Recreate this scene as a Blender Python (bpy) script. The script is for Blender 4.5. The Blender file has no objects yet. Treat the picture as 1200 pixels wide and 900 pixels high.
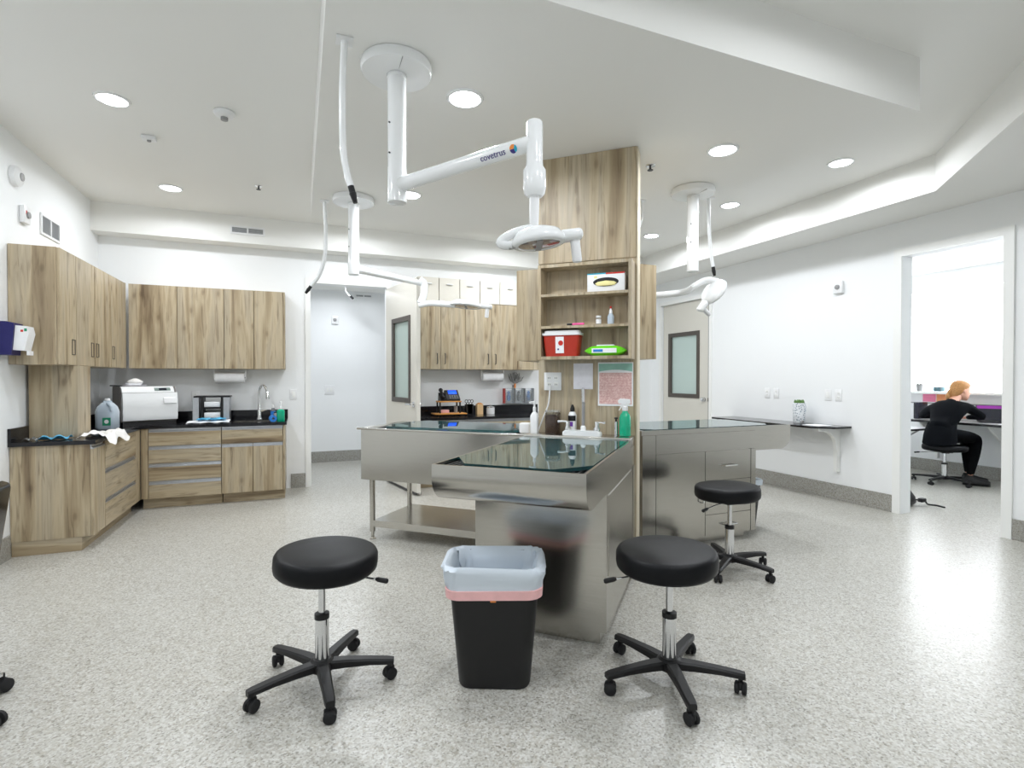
import bpy, bmesh, math, random
from mathutils import Vector, Matrix
R = math.radians
random.seed(7)
scene = bpy.context.scene
col = scene.collection

# ------------------------------------------------------------------ camera, world, exposure
cam_data = bpy.data.cameras.new('camera')
cam_data.sensor_width = 36.0
cam_data.lens = 36.0 * 617.0 / 1200.0
cam_data.clip_start = 0.05
cam = bpy.data.objects.new('camera', cam_data)
cam.location = (0, 0, 1.28)
cam.rotation_euler = (R(90 - 0.64), 0, R(-21.95))
col.objects.link(cam)
scene.camera = cam
world = bpy.data.worlds.new('world'); scene.world = world
world.use_nodes = True
world.node_tree.nodes['Background'].inputs[0].default_value = (0.85, 0.92, 1.0, 1)
world.node_tree.nodes['Background'].inputs[1].default_value = 1.0
scene.view_settings.view_transform = 'Standard'
scene.view_settings.look = 'None'
scene.view_settings.gamma = 1.0
scene.view_settings.use_curve_mapping = False
scene.view_settings.exposure = 0.19
scene.cycles.diffuse_bounces = 7
LAMP_W = 9.5        # watts of each recessed downlight, downwards
GLOW_W = 10.0        # watts spread sideways by its domed lens
LCOL = (0.92, 0.952, 1.0)
WINDOW_E = 5.0       # glow of the daylit office window

# ------------------------------------------------------------------ materials
def s2l(c):
    return tuple(((x / 255) / 12.92 if x / 255 <= 0.04045 else ((x / 255 + 0.055) / 1.055) ** 2.4) for x in c) + (1,)
class NT:
    def __init__(s, name):
        s.m = bpy.data.materials.new(name); s.m.use_nodes = True
        s.t = s.m.node_tree; s.b = s.t.nodes['Principled BSDF']
    def n(s, typ, **kw):
        nd = s.t.nodes.new(typ)
        for k, val in kw.items():
            if k.startswith('i_'): nd.inputs[k[2:].replace('_', ' ')].default_value = val
            else: setattr(nd, k, val)
        return nd
    def l(s, a, b): s.t.links.new(a, b)
    def ramp(s, fac, stops, interp='LINEAR'):
        r = s.n('ShaderNodeValToRGB'); r.color_ramp.interpolation = interp
        e = r.color_ramp.elements
        while len(e) < len(stops): e.new(0.5)
        for el, (p, c) in zip(e, stops): el.position = p; el.color = c
        s.l(fac, r.inputs[0]); return r.outputs[0]
    def mix(s, fac, a, b, mode='MIX'):
        m = s.n('ShaderNodeMix', data_type='RGBA', blend_type=mode)
        if hasattr(fac, 'is_linked'): s.l(fac, m.inputs[0])
        else: m.inputs[0].default_value = fac
        for i, x in ((6, a), (7, b)):
            if hasattr(x, 'is_linked'): s.l(x, m.inputs[i])
            else: m.inputs[i].default_value = x
        return m.outputs[2]
    def bump(s, h, strength, dist=0.002):
        b = s.n('ShaderNodeBump', i_Strength=strength, i_Distance=dist)
        s.l(h, b.inputs['Height']); s.l(b.outputs[0], s.b.inputs['Normal'])
MATS = {}
def plain(name, c, rough=0.5, metal=0.0, emit=None, es=0, trans=0, ior=1.45, coat=0, alpha=1, noise=0.05, scale=30):
    k = NT(name); b = k.b
    b.inputs['Roughness'].default_value = rough; b.inputs['Metallic'].default_value = metal
    b.inputs['IOR'].default_value = ior
    b.inputs['Transmission Weight'].default_value = trans
    b.inputs['Coat Weight'].default_value = coat
    b.inputs['Alpha'].default_value = alpha
    cc = s2l(c)
    if noise and not trans:
        tc = k.n('ShaderNodeTexCoord'); nz = k.n('ShaderNodeTexNoise', i_Scale=scale, i_Detail=3.0)
        k.l(tc.outputs['Object'], nz.inputs['Vector'])
        lo = tuple(x * (1 - noise) for x in cc[:3]) + (1,); hi = tuple(min(1, x * (1 + noise)) for x in cc[:3]) + (1,)
        k.l(k.ramp(nz.outputs['Fac'], [(0.3, lo), (0.7, hi)]), b.inputs['Base Color'])
    else: b.inputs['Base Color'].default_value = cc
    if emit:
        b.inputs['Emission Color'].default_value = s2l(emit); b.inputs['Emission Strength'].default_value = es
    MATS[name] = k.m; return k.m
def paint(name, c, rough=0.6):
    k = NT(name); tc = k.n('ShaderNodeTexCoord')
    nz = k.n('ShaderNodeTexNoise', i_Scale=260.0, i_Detail=2.0); k.l(tc.outputs['Object'], nz.inputs['Vector'])
    k.b.inputs['Base Color'].default_value = s2l(c); k.b.inputs['Roughness'].default_value = rough
    k.bump(nz.outputs['Fac'], 0.08, 0.001); MATS[name] = k.m; return k.m
def speckle(name, dark=1.0, rough=0.28, bump=0.12, scale=150.0):
    k = NT(name); tc = k.n('ShaderNodeTexCoord')
    v1 = k.n('ShaderNodeTexVoronoi', i_Scale=scale); v2 = k.n('ShaderNodeTexVoronoi', i_Scale=scale * 0.45)
    for v in (v1, v2): k.l(tc.outputs['Object'], v.inputs['Vector'])
    sx = k.n('ShaderNodeSeparateColor'); k.l(v1.outputs['Color'], sx.inputs[0])
    d = lambda c: tuple(x * dark for x in s2l(c)[:3]) + (1,)
    c1 = k.ramp(sx.outputs[0], [(0, d((120, 116, 106))), (0.07, d((158, 154, 144))), (0.24, d((184, 182, 174))), (0.5, d((198, 197, 190))), (0.74, d((212, 212, 207))), (0.92, d((176, 170, 157)))], 'CONSTANT')
    sy = k.n('ShaderNodeSeparateColor'); k.l(v2.outputs['Color'], sy.inputs[0])
    c2 = k.ramp(sy.outputs[1], [(0, d((164, 160, 149))), (0.12, d((192, 190, 183))), (0.6, d((204, 203, 198))), (0.88, d((182, 178, 167)))], 'CONSTANT')
    k.l(k.mix(0.35, c1, c2), k.b.inputs['Base Color'])
    nz = k.n('ShaderNodeTexNoise', i_Scale=60.0, i_Detail=2.0); k.l(tc.outputs['Object'], nz.inputs['Vector'])
    k.b.inputs['Roughness'].default_value = rough
    k.bump(nz.outputs['Fac'], bump, 0.004); MATS[name] = k.m; return k.m
def wood(name, sc, tint=1.0):
    k = NT(name); tc = k.n('ShaderNodeTexCoord'); oi = k.n('ShaderNodeObjectInfo')
    add = k.n('ShaderNodeVectorMath', operation='MULTIPLY_ADD')
    cmb = k.n('ShaderNodeCombineXYZ')
    for i in range(3): k.l(oi.outputs['Random'], cmb.inputs[i])
    add.inputs[1].default_value = (7.3, 5.1, 3.7)
    k.l(cmb.outputs[0], add.inputs[0]); k.l(tc.outputs['Object'], add.inputs[2])
    mp = k.n('ShaderNodeMapping'); mp.inputs['Scale'].default_value = sc; k.l(add.outputs[0], mp.inputs[0])
    na = k.n('ShaderNodeTexNoise', i_Scale=1.0, i_Detail=3.0, i_Distortion=0.9); k.l(mp.outputs[0], na.inputs['Vector'])
    nb = k.n('ShaderNodeTexNoise', i_Scale=5.0, i_Detail=6.0, i_Distortion=1.2); k.l(mp.outputs[0], nb.inputs['Vector'])
    t = lambda c: tuple(x * tint for x in s2l(c)[:3]) + (1,)
    ca = k.ramp(na.outputs['Fac'], [(0.26, t((124, 106, 82))), (0.40, t((166, 149, 120))), (0.50, t((188, 173, 145))), (0.60, t((171, 158, 135))), (0.74, t((203, 190, 164)))])
    cb = k.ramp(nb.outputs['Fac'], [(0.32, (0.50, 0.46, 0.42, 1)), (0.44, (0.92, 0.91, 0.90, 1)), (0.58, (1, 1, 1, 1)), (0.72, (0.86, 0.85, 0.84, 1))])
    c = k.mix(0.75, ca, cb, 'MULTIPLY')
    sp = k.n('ShaderNodeSeparateXYZ'); k.l(add.outputs[0], sp.inputs[0])
    sm = k.n('ShaderNodeMath', operation='ADD'); k.l(sp.outputs[0], sm.inputs[0]); k.l(sp.outputs[1], sm.inputs[1])
    cb2 = k.n('ShaderNodeCombineXYZ'); k.l(sm.outputs[0], cb2.inputs[0]); k.l(sp.outputs[2], cb2.inputs[1])
    ms = k.n('ShaderNodeMapping'); ms.inputs['Scale'].default_value = (4.6, 2.1, 1) if sc[0] > 3 else (2.1, 4.6, 1); k.l(cb2.outputs[0], ms.inputs[0])
    vk = k.n('ShaderNodeTexVoronoi', i_Scale=1.0, voronoi_dimensions='2D'); k.l(ms.outputs[0], vk.inputs['Vector'])
    kn = k.ramp(vk.outputs['Distance'], [(0.0, (0.36, 0.31, 0.26, 1)), (0.045, (0.52, 0.46, 0.40, 1)), (0.08, (0.80, 0.77, 0.73, 1)), (0.19, (1, 1, 1, 1))])
    c = k.mix(0.62, c, kn, 'MULTIPLY')
    k.l(c, k.b.inputs['Base Color']); k.b.inputs['Roughness'].default_value = 0.42
    k.bump(nb.outputs['Fac'], 0.06, 0.001); MATS[name] = k.m; return k.m
def steel(name, c, rough, sc=(2, 2, 120)):
    k = NT(name); tc = k.n('ShaderNodeTexCoord'); mp = k.n('ShaderNodeMapping'); mp.inputs['Scale'].default_value = sc
    k.l(tc.outputs['Object'], mp.inputs[0])
    nz = k.n('ShaderNodeTexNoise', i_Scale=3.0, i_Detail=3.0); k.l(mp.outputs[0], nz.inputs['Vector'])
    n2 = k.n('ShaderNodeTexNoise', i_Scale=2.2, i_Detail=2.0); k.l(tc.outputs['Object'], n2.inputs['Vector'])
    k.l(k.ramp(nz.outputs['Fac'], [(0.3, s2l(tuple(x * 0.95 for x in c))), (0.7, s2l(c))]), k.b.inputs['Base Color'])
    mr = k.n('ShaderNodeMapRange'); mr.inputs['To Min'].default_value = rough * 0.8; mr.inputs['To Max'].default_value = rough * 1.25
    k.l(n2.outputs['Fac'], mr.inputs[0]); k.l(mr.outputs[0], k.b.inputs['Roughness'])
    k.b.inputs['Metallic'].default_value = 1.0
    k.bump(n2.outputs['Fac'], 0.10, 0.02); MATS[name] = k.m; return k.m
paint('wall', (240, 242, 243)); paint('ceiling', (236, 236, 233)); paint('trimwhite', (240, 241, 239), 0.4)
paint('doorgrey', (214, 211, 202), 0.45)
speckle('floor', 0.93); speckle('cove', 0.66, 0.4, 0.1, 170.0)
wood('wood', (8.0, 8.0, 0.55)); wood('woodh', (0.6, 0.6, 8.0))
steel('steel', (198, 195, 188), 0.20); plain('chrome', (225, 226, 228), 0.08, 1.0, noise=0)
plain('alu', (190, 193, 198), 0.35, 0.9); plain('darksteel', (70, 70, 72), 0.35, 0.8)
plain('black', (18, 18, 20), 0.45); plain('vinyl', (14, 15, 18), 0.45, ior=1.28); plain('blackgloss', (14, 14, 16), 0.12)
plain('granite', (24, 24, 28), 0.13, noise=0.5, scale=400); plain('rubber', (30, 30, 32), 0.7)
plain('white', (236, 237, 238), 0.3, noise=0.01); plain('enamel', (238, 240, 241), 0.18, coat=0.3, noise=0); plain('offwhite', (226, 222, 211), 0.45, noise=0.01)
plain('plastic_grey', (150, 150, 150), 0.4); plain('autoclave_grey', (118, 114, 112), 0.5)
plain('paper', (242, 243, 245), 0.8, noise=0.03); plain('cloth', (240, 238, 235), 0.9); plain('blue', (40, 120, 200), 0.5); plain('cyanwrap', (95, 185, 225), 0.35)
plain('navy', (24, 22, 92), 0.35); plain('red', (176, 48, 30), 0.35); plain('redtip', (200, 40, 30), 0.4); plain('pink', (238, 90, 160), 0.5)
plain('pinkband', (240, 188, 188), 0.6); plain('green', (0, 168, 128), 0.2, coat=0.4); plain('wipegreen', (108, 214, 30), 0.35); plain('teal', (30, 110, 125), 0.5)
plain('orange', (246, 150, 70), 0.5); plain('notepink', (244, 140, 175), 0.7); plain('noteorange', (250, 170, 120), 0.7)
plain('tan', (214, 180, 134), 0.6); plain('bamboo', (214, 150, 76), 0.5); plain('treats', (86, 58, 40), 0.7, noise=0.5, scale=160)
plain('purple', (110, 60, 160), 0.5); plain('cream', (236, 226, 160), 0.7); plain('logo_navy', (60, 50, 120), 0.5); plain('cyan', (40, 170, 200), 0.5)
plain('screen_blue', (20, 60, 220), 0.2, emit=(30, 90, 255), es=1.2); plain('screen_dark', (22, 22, 40), 0.15)
plain('screen_purple', (120, 40, 130), 0.2, emit=(150, 50, 160), es=0.5)
plain('lcd', (120, 135, 130), 0.2); plain('smoked', (120, 108, 104), 0.06, coat=0.8, noise=0); plain('frame_dark', (80, 74, 68), 0.4)
plain('glassclear', (240, 246, 246), 0.02, trans=1.0, ior=1.45); plain('glassdoor', (205, 222, 216), 0.05, trans=0.35, ior=1.45)
plain('glasstop', (96, 146, 150), 0.015, trans=0.8, ior=1.52); plain('clearplastic', (240, 245, 247), 0.12, trans=0.85, ior=1.12)
plain('waterjug', (206, 220, 232), 0.2, trans=0.25, ior=1.2); plain('liner', (226, 236, 246), 0.3, trans=0.12, ior=1.1)
plain('hair', (178, 128, 76), 0.55, noise=0.25, scale=90); plain('skin', (226, 172, 148), 0.5); plain('jacket', (7, 10, 15), 0.85, ior=1.2); plain('trousers', (4, 5, 7), 0.9, ior=1.2)
plain('lens', (255, 255, 255), 0.3, emit=(246, 250, 255), es=14.0, noise=0)
plain('window_glow', (255, 255, 255), 0.5, emit=(246, 250, 255), es=WINDOW_E, noise=0)
plain('leaf', (92, 126, 70), 0.6, noise=0.3); plain('label_green', (40, 150, 110), 0.5); plain('vent_grey', (170, 174, 178), 0.5); plain('lilac', (236, 235, 242), 0.8)
def poster_mat():
    k = NT('poster'); tc = k.n('ShaderNodeTexCoord'); sp = k.n('ShaderNodeSeparateXYZ'); k.l(tc.outputs['Object'], sp.inputs[0])
    w = k.n('ShaderNodeTexWave', bands_direction='Z', i_Scale=38.0, i_Distortion=1.0); k.l(tc.outputs['Object'], w.inputs['Vector'])
    nz = k.n('ShaderNodeTexNoise', i_Scale=120.0, i_Detail=2.0); k.l(tc.outputs['Object'], nz.inputs['Vector'])
    c = k.ramp(w.outputs['Fac'], [(0.35, s2l((236, 206, 200))), (0.8, s2l((216, 160, 156)))])
    c = k.mix(0.4, c, k.ramp(nz.outputs['Fac'], [(0.4, s2l((240, 215, 210))), (0.6, s2l((190, 130, 128)))]))
    k.l(c, k.b.inputs['Base Color']); k.b.inputs['Roughness'].default_value = 0.5; MATS['poster'] = k.m
poster_mat()
def terrazzo_pot():
    k = NT('pot_speckle'); tc = k.n('ShaderNodeTexCoord'); v = k.n('ShaderNodeTexVoronoi', i_Scale=55.0); k.l(tc.outputs['Object'], v.inputs['Vector'])
    k.l(k.ramp(v.outputs['Distance'], [(0.0, s2l((90, 110, 130))), (0.32, s2l((120, 140, 155))), (0.36, s2l((236, 240, 244)))]), k.b.inputs['Base Color']); MATS['pot_speckle'] = k.m
terrazzo_pot()

# ------------------------------------------------------------------ mesh builder
class MB:
    def __init__(s): s.v = []; s.f = []
    def add(s, vs, fs):
        n = len(s.v); s.v += [Vector(p) for p in vs]; s.f += [[i + n for i in f] for f in fs]; return s
    def box(s, x0, x1, y0, y1, z0, z1):
        return s.add([(x0, y0, z0), (x1, y0, z0), (x1, y1, z0), (x0, y1, z0), (x0, y0, z1), (x1, y0, z1), (x1, y1, z1), (x0, y1, z1)],
                     [(0, 3, 2, 1), (4, 5, 6, 7), (0, 1, 5, 4), (1, 2, 6, 5), (2, 3, 7, 6), (3, 0, 4, 7)])
    def rbox(s, x0, x1, y0, y1, z0, z1, r=0.01, seg=2):
        bm = bmesh.new(); bmesh.ops.create_cube(bm, size=1)
        for w in bm.verts: w.co = Vector(((x0 + x1) / 2 + w.co.x * (x1 - x0), (y0 + y1) / 2 + w.co.y * (y1 - y0), (z0 + z1) / 2 + w.co.z * (z1 - z0)))
        r = min(r, 0.49 * min(x1 - x0, y1 - y0, z1 - z0))
        bmesh.ops.bevel(bm, geom=bm.edges[:] + bm.verts[:], offset=r, segments=seg, affect='EDGES', profile=0.5)
        bm.verts.index_update(); s.add([w.co.copy() for w in bm.verts], [[w.index for w in f.verts] for f in bm.faces]); bm.free(); return s
    def prism(s, poly, a, b, axis='z'):
        def m(p, h): return {'z': (p[0], p[1], h), 'x': (h, p[0], p[1]), 'y': (p[0], h, p[1])}[axis]
        n = len(poly)
        return s.add([m(p, a) for p in poly] + [m(p, b) for p in poly],
                     [list(range(n))[::-1], list(range(n, 2 * n))] + [(i, (i + 1) % n, n + (i + 1) % n, n + i) for i in range(n)])
    def rings(s, rings, cap0=True, cap1=True, closed=False):
        n = len(rings[0]); vs = [p for r in rings for p in r]; fs = []
        m = len(rings)
        for i in range(m if closed else m - 1):
            for j in range(n):
                a, b = i * n + j, i * n + (j + 1) % n; c, d = ((i + 1) % m) * n + (j + 1) % n, ((i + 1) % m) * n + j
                fs.append((a, b, c, d))
        if not closed:
            if cap0: fs.append(list(range(n))[::-1])
            if cap1: fs.append(list(range((m - 1) * n, m * n)))
        return s.add(vs, fs)
    def lathe(s, prof, c=(0, 0, 0), n=24, sx=1, sy=1):
        return s.rings([[(c[0] + r * sx * math.cos(2 * math.pi * j / n), c[1] + r * sy * math.sin(2 * math.pi * j / n), c[2] + z) for j in range(n)] for r, z in prof])
    def tube(s, pts, r, n=12):
        pts = [Vector(p) for p in pts]; rs = r if isinstance(r, (list, tuple)) else [r] * len(pts)
        rg = []; prev = None
        for i, p in enumerate(pts):
            t = (pts[min(i + 1, len(pts) - 1)] - pts[max(i - 1, 0)]).normalized()
            if prev is None:
                a = Vector((0, 0, 1)) if abs(t.z) < 0.9 else Vector((1, 0, 0)); e = t.cross(a).normalized()
            else: e = (prev - t * prev.dot(t)).normalized()
            prev = e; g = t.cross(e)
            rg.append([p + (e * math.cos(2 * math.pi * j / n) + g * math.sin(2 * math.pi * j / n)) * rs[i] for j in range(n)])
        return s.rings(rg)
    def disc_on(s, c, d, r, t, n=20):
        d = Vector(d).normalized(); c = Vector(c); return s.tube([c, c + d * t], r, n)
    def xf(s, M): s.v = [M @ p for p in s.v]; return s
def curve(pts, n=8):
    P = [Vector(p) for p in pts]; P = [P[0] * 2 - P[1]] + P + [P[-1] * 2 - P[-2]]; out = []
    for i in range(1, len(P) - 2):
        for k in range(n):
            t = k / n; a, b, c, d = P[i - 1], P[i], P[i + 1], P[i + 2]
            out.append(0.5 * ((2 * b) + (c - a) * t + (2 * a - 5 * b + 4 * c - d) * t * t + (3 * b - a - 3 * c + d) * t ** 3))
    out.append(P[-2]); return out
def mesh_of(name, mb, mat, ang=35):
    me = bpy.data.meshes.new(name); me.from_pydata([tuple(p) for p in mb.v], [], mb.f); me.validate()
    bm = bmesh.new(); bm.from_mesh(me); bmesh.ops.recalc_face_normals(bm, faces=bm.faces); bm.to_mesh(me); bm.free()
    me.shade_smooth(); me.set_sharp_from_angle(angle=R(ang))
    me.materials.append(MATS[mat]); return me
WM = {}
def tag(o, label, cat, group=None, kind=None):
    o['label'] = label; o['category'] = cat
    if group: o['group'] = group
    if kind: o['kind'] = kind
    return o
def thing(name, label, cat, loc=(0, 0, 0), rot=0.0, group=None, kind=None):
    o = bpy.data.objects.new(name, None); o.empty_display_size = 0.1; col.objects.link(o)
    o.location = loc; o.rotation_euler = (0, 0, rot)
    WM[o] = Matrix.Translation(loc) @ Matrix.Rotation(rot, 4, 'Z')
    return tag(o, label, cat, group, kind)
def part(name, mb, mat, parent, w=False, label=None, ang=35):
    """a part (or sub-part) of parent; w: the shape is given in world coordinates"""
    if w: mb.xf(WM[parent].inverted())
    o = bpy.data.objects.new(name, mesh_of(name, mb, mat, ang)); col.objects.link(o); o.parent = parent
    WM[o] = WM[parent]
    if label: o['label'] = label
    return o
def solo(name, mb, mat, label, cat, group=None, kind=None, ang=35):
    """a thing that is one mesh, shape in world coordinates, origin moved to the middle of its base"""
    xs = [p.x for p in mb.v]; ys = [p.y for p in mb.v]; zs = [p.z for p in mb.v]
    c = Vector(((min(xs) + max(xs)) / 2, (min(ys) + max(ys)) / 2, min(zs)))
    mb.xf(Matrix.Translation(-c))
    o = bpy.data.objects.new(name, mesh_of(name, mb, mat, ang)); col.objects.link(o); o.location = c
    WM[o] = Matrix.Translation(c)
    return tag(o, label, cat, group, kind)
def struct(name, mb, mat, label, cat='wall'): return solo(name, mb, mat, label, cat, None, 'structure')
def copy_tree(o, parent=None):
    c = o.copy(); col.objects.link(c); c.parent = parent
    for ch in [k for k in o.children]: copy_tree(ch, c)
    return c
def text_mb(body, size, ext=0.0006):
    cu = bpy.data.curves.new('lettering', 'FONT'); cu.body = body; cu.size = size; cu.extrude = ext; cu.align_x = 'CENTER'; cu.align_y = 'CENTER'; cu.resolution_u = 3
    o = bpy.data.objects.new('lettering', cu); col.objects.link(o)
    me = bpy.data.meshes.new_from_object(o.evaluated_get(bpy.context.evaluated_depsgraph_get()))
    mb = MB(); mb.add([v.co.copy() for v in me.vertices], [list(p.vertices) for p in me.polygons])
    bpy.data.objects.remove(o); bpy.data.meshes.remove(me); return mb
# ------------------------------------------------------------------ the room
XL, XR, YB, YB2, YF = -1.92, 5.245, 6.64, 7.0, -1.6
HC, HD = 3.04, 2.75
T = 0.14
OFX, HALLY = 8.05, 8.5
OY0, OY1, OH = 2.45, 3.22, 2.42          # office opening
DY0, DY1, DH = 5.72, 6.76, 2.40          # door in right wall
HX0, HX1, HH = 0.12, 1.00, 2.40          # opening to the hall
struct('floor', MB().box(-2.3, 8.4, -1.8, 8.8, -0.05, 0), 'floor', 'glossy beige speckled epoxy flake floor', 'floor')
struct('wall_left', MB().box(XL - T, XL, YF, YB + T, 0, HC), 'wall', 'plain white wall behind the corner cabinets on the left')
m = MB().box(XL, HX0, YB, YB + T, 0, HC); m.box(HX1, 3.4, YB, YB + T, 0, HC); m.box(HX0, HX1, YB, YB + T, HH, HC)
m.box(3.4 - T, 3.4, YB + T, YB2 + T, 0, HC); m.box(3.4, XR + T, YB2, YB2 + T, 0, HC)
struct('wall_back', m, 'wall', 'white back wall with an open doorway between two cabinet runs')
m = MB().box(XR, XR + T, YF, OY0, 0, HC); m.box(XR, XR + T, OY1, DY0, 0, HC); m.box(XR, XR + T, DY1, YB2, 0, HC)
m.box(XR, XR + T, OY0, OY1, OH, HC); m.box(XR, XR + T, DY0, DY1, DH, HC)
struct('wall_right', m, 'wall', 'white right wall with an office opening and a closed door')
struct('wall_front', MB().box(XL - T, XR + T, YF - T, YF, 0, HC), 'wall', 'plain white wall on the near side of the room')
struct('ceiling', MB().box(XL - T, XR + T, YF - T, YB2 + T, HC, HC + 0.1), 'ceiling', 'high smooth white ceiling round the dropped panel', 'ceiling')
struct('ceiling_drop', MB().box(0.10, 3.17, 1.865, 5.1, HD, HC), 'ceiling', 'dropped white ceiling panel that carries the surgical lamps', 'ceiling')
m = MB().box(XL, 4.64, 6.42, YB, HD, HC); m.box(3.4, 4.64, YB, YB2, HD, HC)
struct('trim_1', m, 'ceiling', 'white soffit along the back wall above the cabinets', 'soffit')
struct('trim_2', MB().prism([(4.64, 2.61), (0.55, -1.6), (XR, -1.6), (XR, YB2), (4.64, YB2)], HD, HC), 'ceiling', 'white soffit along the right wall with an angled corner', 'soffit')
# hall behind the back wall
m = MB().box(-0.6, 2.4, HALLY, HALLY + T, 0, 2.62); m.box(-0.74, -0.6, YB + T, HALLY + T, 0, 2.62); m.box(2.4, 2.54, YB + T, HALLY + T, 0, 2.62)
struct('wall_hall', m, 'wall', 'white hall walls seen through the back doorway')
struct('ceiling_hall', MB().box(-0.74, 2.54, YB + T, HALLY + T, 2.62, 2.7), 'ceiling', 'white hall ceiling seen through the back doorway', 'ceiling')
# office beyond the right wall
WZ0, WZ1, WY0, WY1 = 1.10, 2.52, 2.7, 5.4
m = MB().box(OFX, OFX + T, 1.8, 5.8, 0, WZ0); m.box(OFX, OFX + T, 1.8, 5.8, WZ1, 2.72); m.box(OFX, OFX + T, 1.8, WY0, WZ0, WZ1); m.box(OFX, OFX + T, WY1, 5.8, WZ0, WZ1)
m.box(XR + T, OFX + T, 5.8, 5.8 + T, 0, 2.72); m.box(XR + T, OFX + T, 1.8 - T, 1.8, 0, 2.72)
struct('wall_office', m, 'wall', 'white office walls seen through the right opening')
struct('ceiling_office', MB().box(XR + T, OFX + T, 1.8 - T, 5.8 + T, 2.72, 2.8), 'ceiling', 'bright white office ceiling seen through the right opening', 'ceiling')
w1 = thing('window_1', 'bright daylit office window with a white roller shade', 'window', (OFX, (WY0 + WY1) / 2, WZ0), 0, None, 'structure')
part('shade', MB().box(OFX + 0.05, OFX + 0.06, WY0, WY1, WZ0, WZ1), 'window_glow', w1, True)
for a in ((WY0, WY0 + 0.05, WZ0, WZ1), (WY1 - 0.05, WY1, WZ0, WZ1), (WY0 + 0.05, WY1 - 0.05, WZ1 - 0.05, WZ1)):
    part('window_frame', MB().box(OFX + 0.005, OFX + 0.04, *a), 'trimwhite', w1, True)
struct('trim_3', MB().rbox(OFX - 0.14, OFX - 0.001, WY0 - 0.05, WY1 + 0.05, WZ0 - 0.035, WZ0, 0.006), 'trimwhite', 'white sill under the bright office window', 'sill')
struct('trim_9', MB().box(OFX - 0.012, OFX - 0.001, 1.82, 5.78, 0.93, 0.945), 'plastic_grey', 'thin grey rail along the office wall below the sill', 'trim')
# casings
def casing_x(name, x, y0, y1, h, label, side=-1, wd=0.07, pr=0.016):
    m = MB(); a, b = sorted((x, x + side * pr))
    m.box(a, b, y0 - wd, y0, 0, h + wd); m.box(a, b, y1, y1 + wd, 0, h + wd); m.box(a, b, y0, y1, h, h + wd)
    return struct(name, m, 'trimwhite', label, 'trim')
casing_x('trim_4', XR - 0.0005, OY0, OY1, OH, 'white casing round the office opening')
casing_x('trim_5', XR - 0.0005, DY0, DY1, DH, 'white casing round the closed grey door', wd=0.05)
m = MB(); y = YB - 0.0005
m.box(HX0 - 0.06, HX0, y - 0.016, y, 0, HH + 0.06); m.box(HX1, HX1 + 0.06, y - 0.016, y, 0, HH + 0.06); m.box(HX0, HX1, y - 0.016, y, HH, HH + 0.06)
struct('trim_6', m, 'trimwhite', 'white casing round the back doorway', 'trim')
# baseboards
BH = 0.165
def bb(name, boxes, label):
    m = MB()
    for b in boxes: m.box(*b, 0.0005, BH)
    struct(name, m, 'cove', label, 'baseboard')
e = 0.0005
bb('baseboard_left', [(XL + e, XL + 0.014, YF + e, 4.78)], 'speckled brown cove base along the left wall')
bb('baseboard_back', [(-0.10, HX0 - 0.062, YB - 0.014, YB - e)], 'speckled brown cove base beside the back doorway')
bb('baseboard_right', [(XR - 0.014, XR - e, OY1 + 0.072, DY0 - 0.052), (XR - 0.014, XR - e, YF + e, OY0 - 0.072)], 'speckled brown cove base along the right wall')
bb('baseboard_hall', [(-0.6 + e, 2.4 - e, HALLY - 0.014, HALLY - e)], 'speckled beige cove base on the hall wall')
bb('baseboard_office', [(OFX - 0.014, OFX - e, 1.82, 5.78)], 'speckled brown cove base on the office wall')

# doors
d1 = thing('door_1', 'open pale grey door with a narrow dark framed window', 'door', (HX1 - 0.01, YB - 0.025, 0.012), R(-79), None, 'structure')
# local: x along the leaf from hinge to latch, -y is the side facing the doorway
W, H = 0.96, 2.36
m = MB(); wx0, wx1, wz0, wz1 = 0.22, 0.78, 1.00, 1.96
m.box(0, wx0, 0, 0.044, 0, H); m.box(wx1, W, 0, 0.044, 0, H); m.box(wx0, wx1, 0, 0.044, 0, wz0); m.box(wx0, wx1, 0, 0.044, wz1, H)
part('door_leaf', m, 'doorgrey', d1)
def dframe(par, y0, y1, ax='x'):
    f = MB(); t = 0.045
    for a in ((wx0 - 0.01, wx0 + t, wz0 - 0.01, wz1 + 0.01), (wx1 - t, wx1 + 0.01, wz0 - 0.01, wz1 + 0.01), (wx0 + t, wx1 - t, wz0 - 0.01, wz0 + t), (wx0 + t, wx1 - t, wz1 - t, wz1 + 0.01)):
        f.box(a[0], a[1], y0, y1, a[2], a[3])
    o = part('window_frame', f, 'frame_dark', par)
    part('pane', MB().box(wx0 + t, wx1 - t, 0.018, 0.026, wz0 + t, wz1 - t), 'glassdoor', o)
dframe(d1, -0.008, 0.052)
def lever(par, x, z, s, y0=0.0, knob=False):
    m = MB(); m.disc_on((x, y0, z), (0, s, 0), 0.03, 0.012); m.disc_on((x, y0, z), (0, s, 0), 0.011, 0.05)
    if knob:
        m.lathe([(0.012, 0), (0.03, 0.012), (0.034, 0.03), (0.026, 0.048), (0.004, 0.054)], n=16)
        k = MB(); k.lathe([(0.012, 0), (0.03, 0.012), (0.034, 0.03), (0.026, 0.048), (0.004, 0.054)], n=16)
        m = MB(); m.disc_on((x, y0, z), (0, s, 0), 0.032, 0.01)
        k.xf(Matrix.Translation((x, y0 + s * 0.008, z)) @ Matrix.Rotation(R(90) * (1 if s < 0 else -1), 4, 'X')); m.add(k.v, k.f)
    else: m.tube([(x, y0 + s * 0.045, z), (x - 0.12, y0 + s * 0.05, z)], 0.010)
    part('door_handle', m, 'chrome', par)
lever(d1, W - 0.07, 0.98, -1); lever(d1, W - 0.07, 0.98, 1, 0.044)
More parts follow.
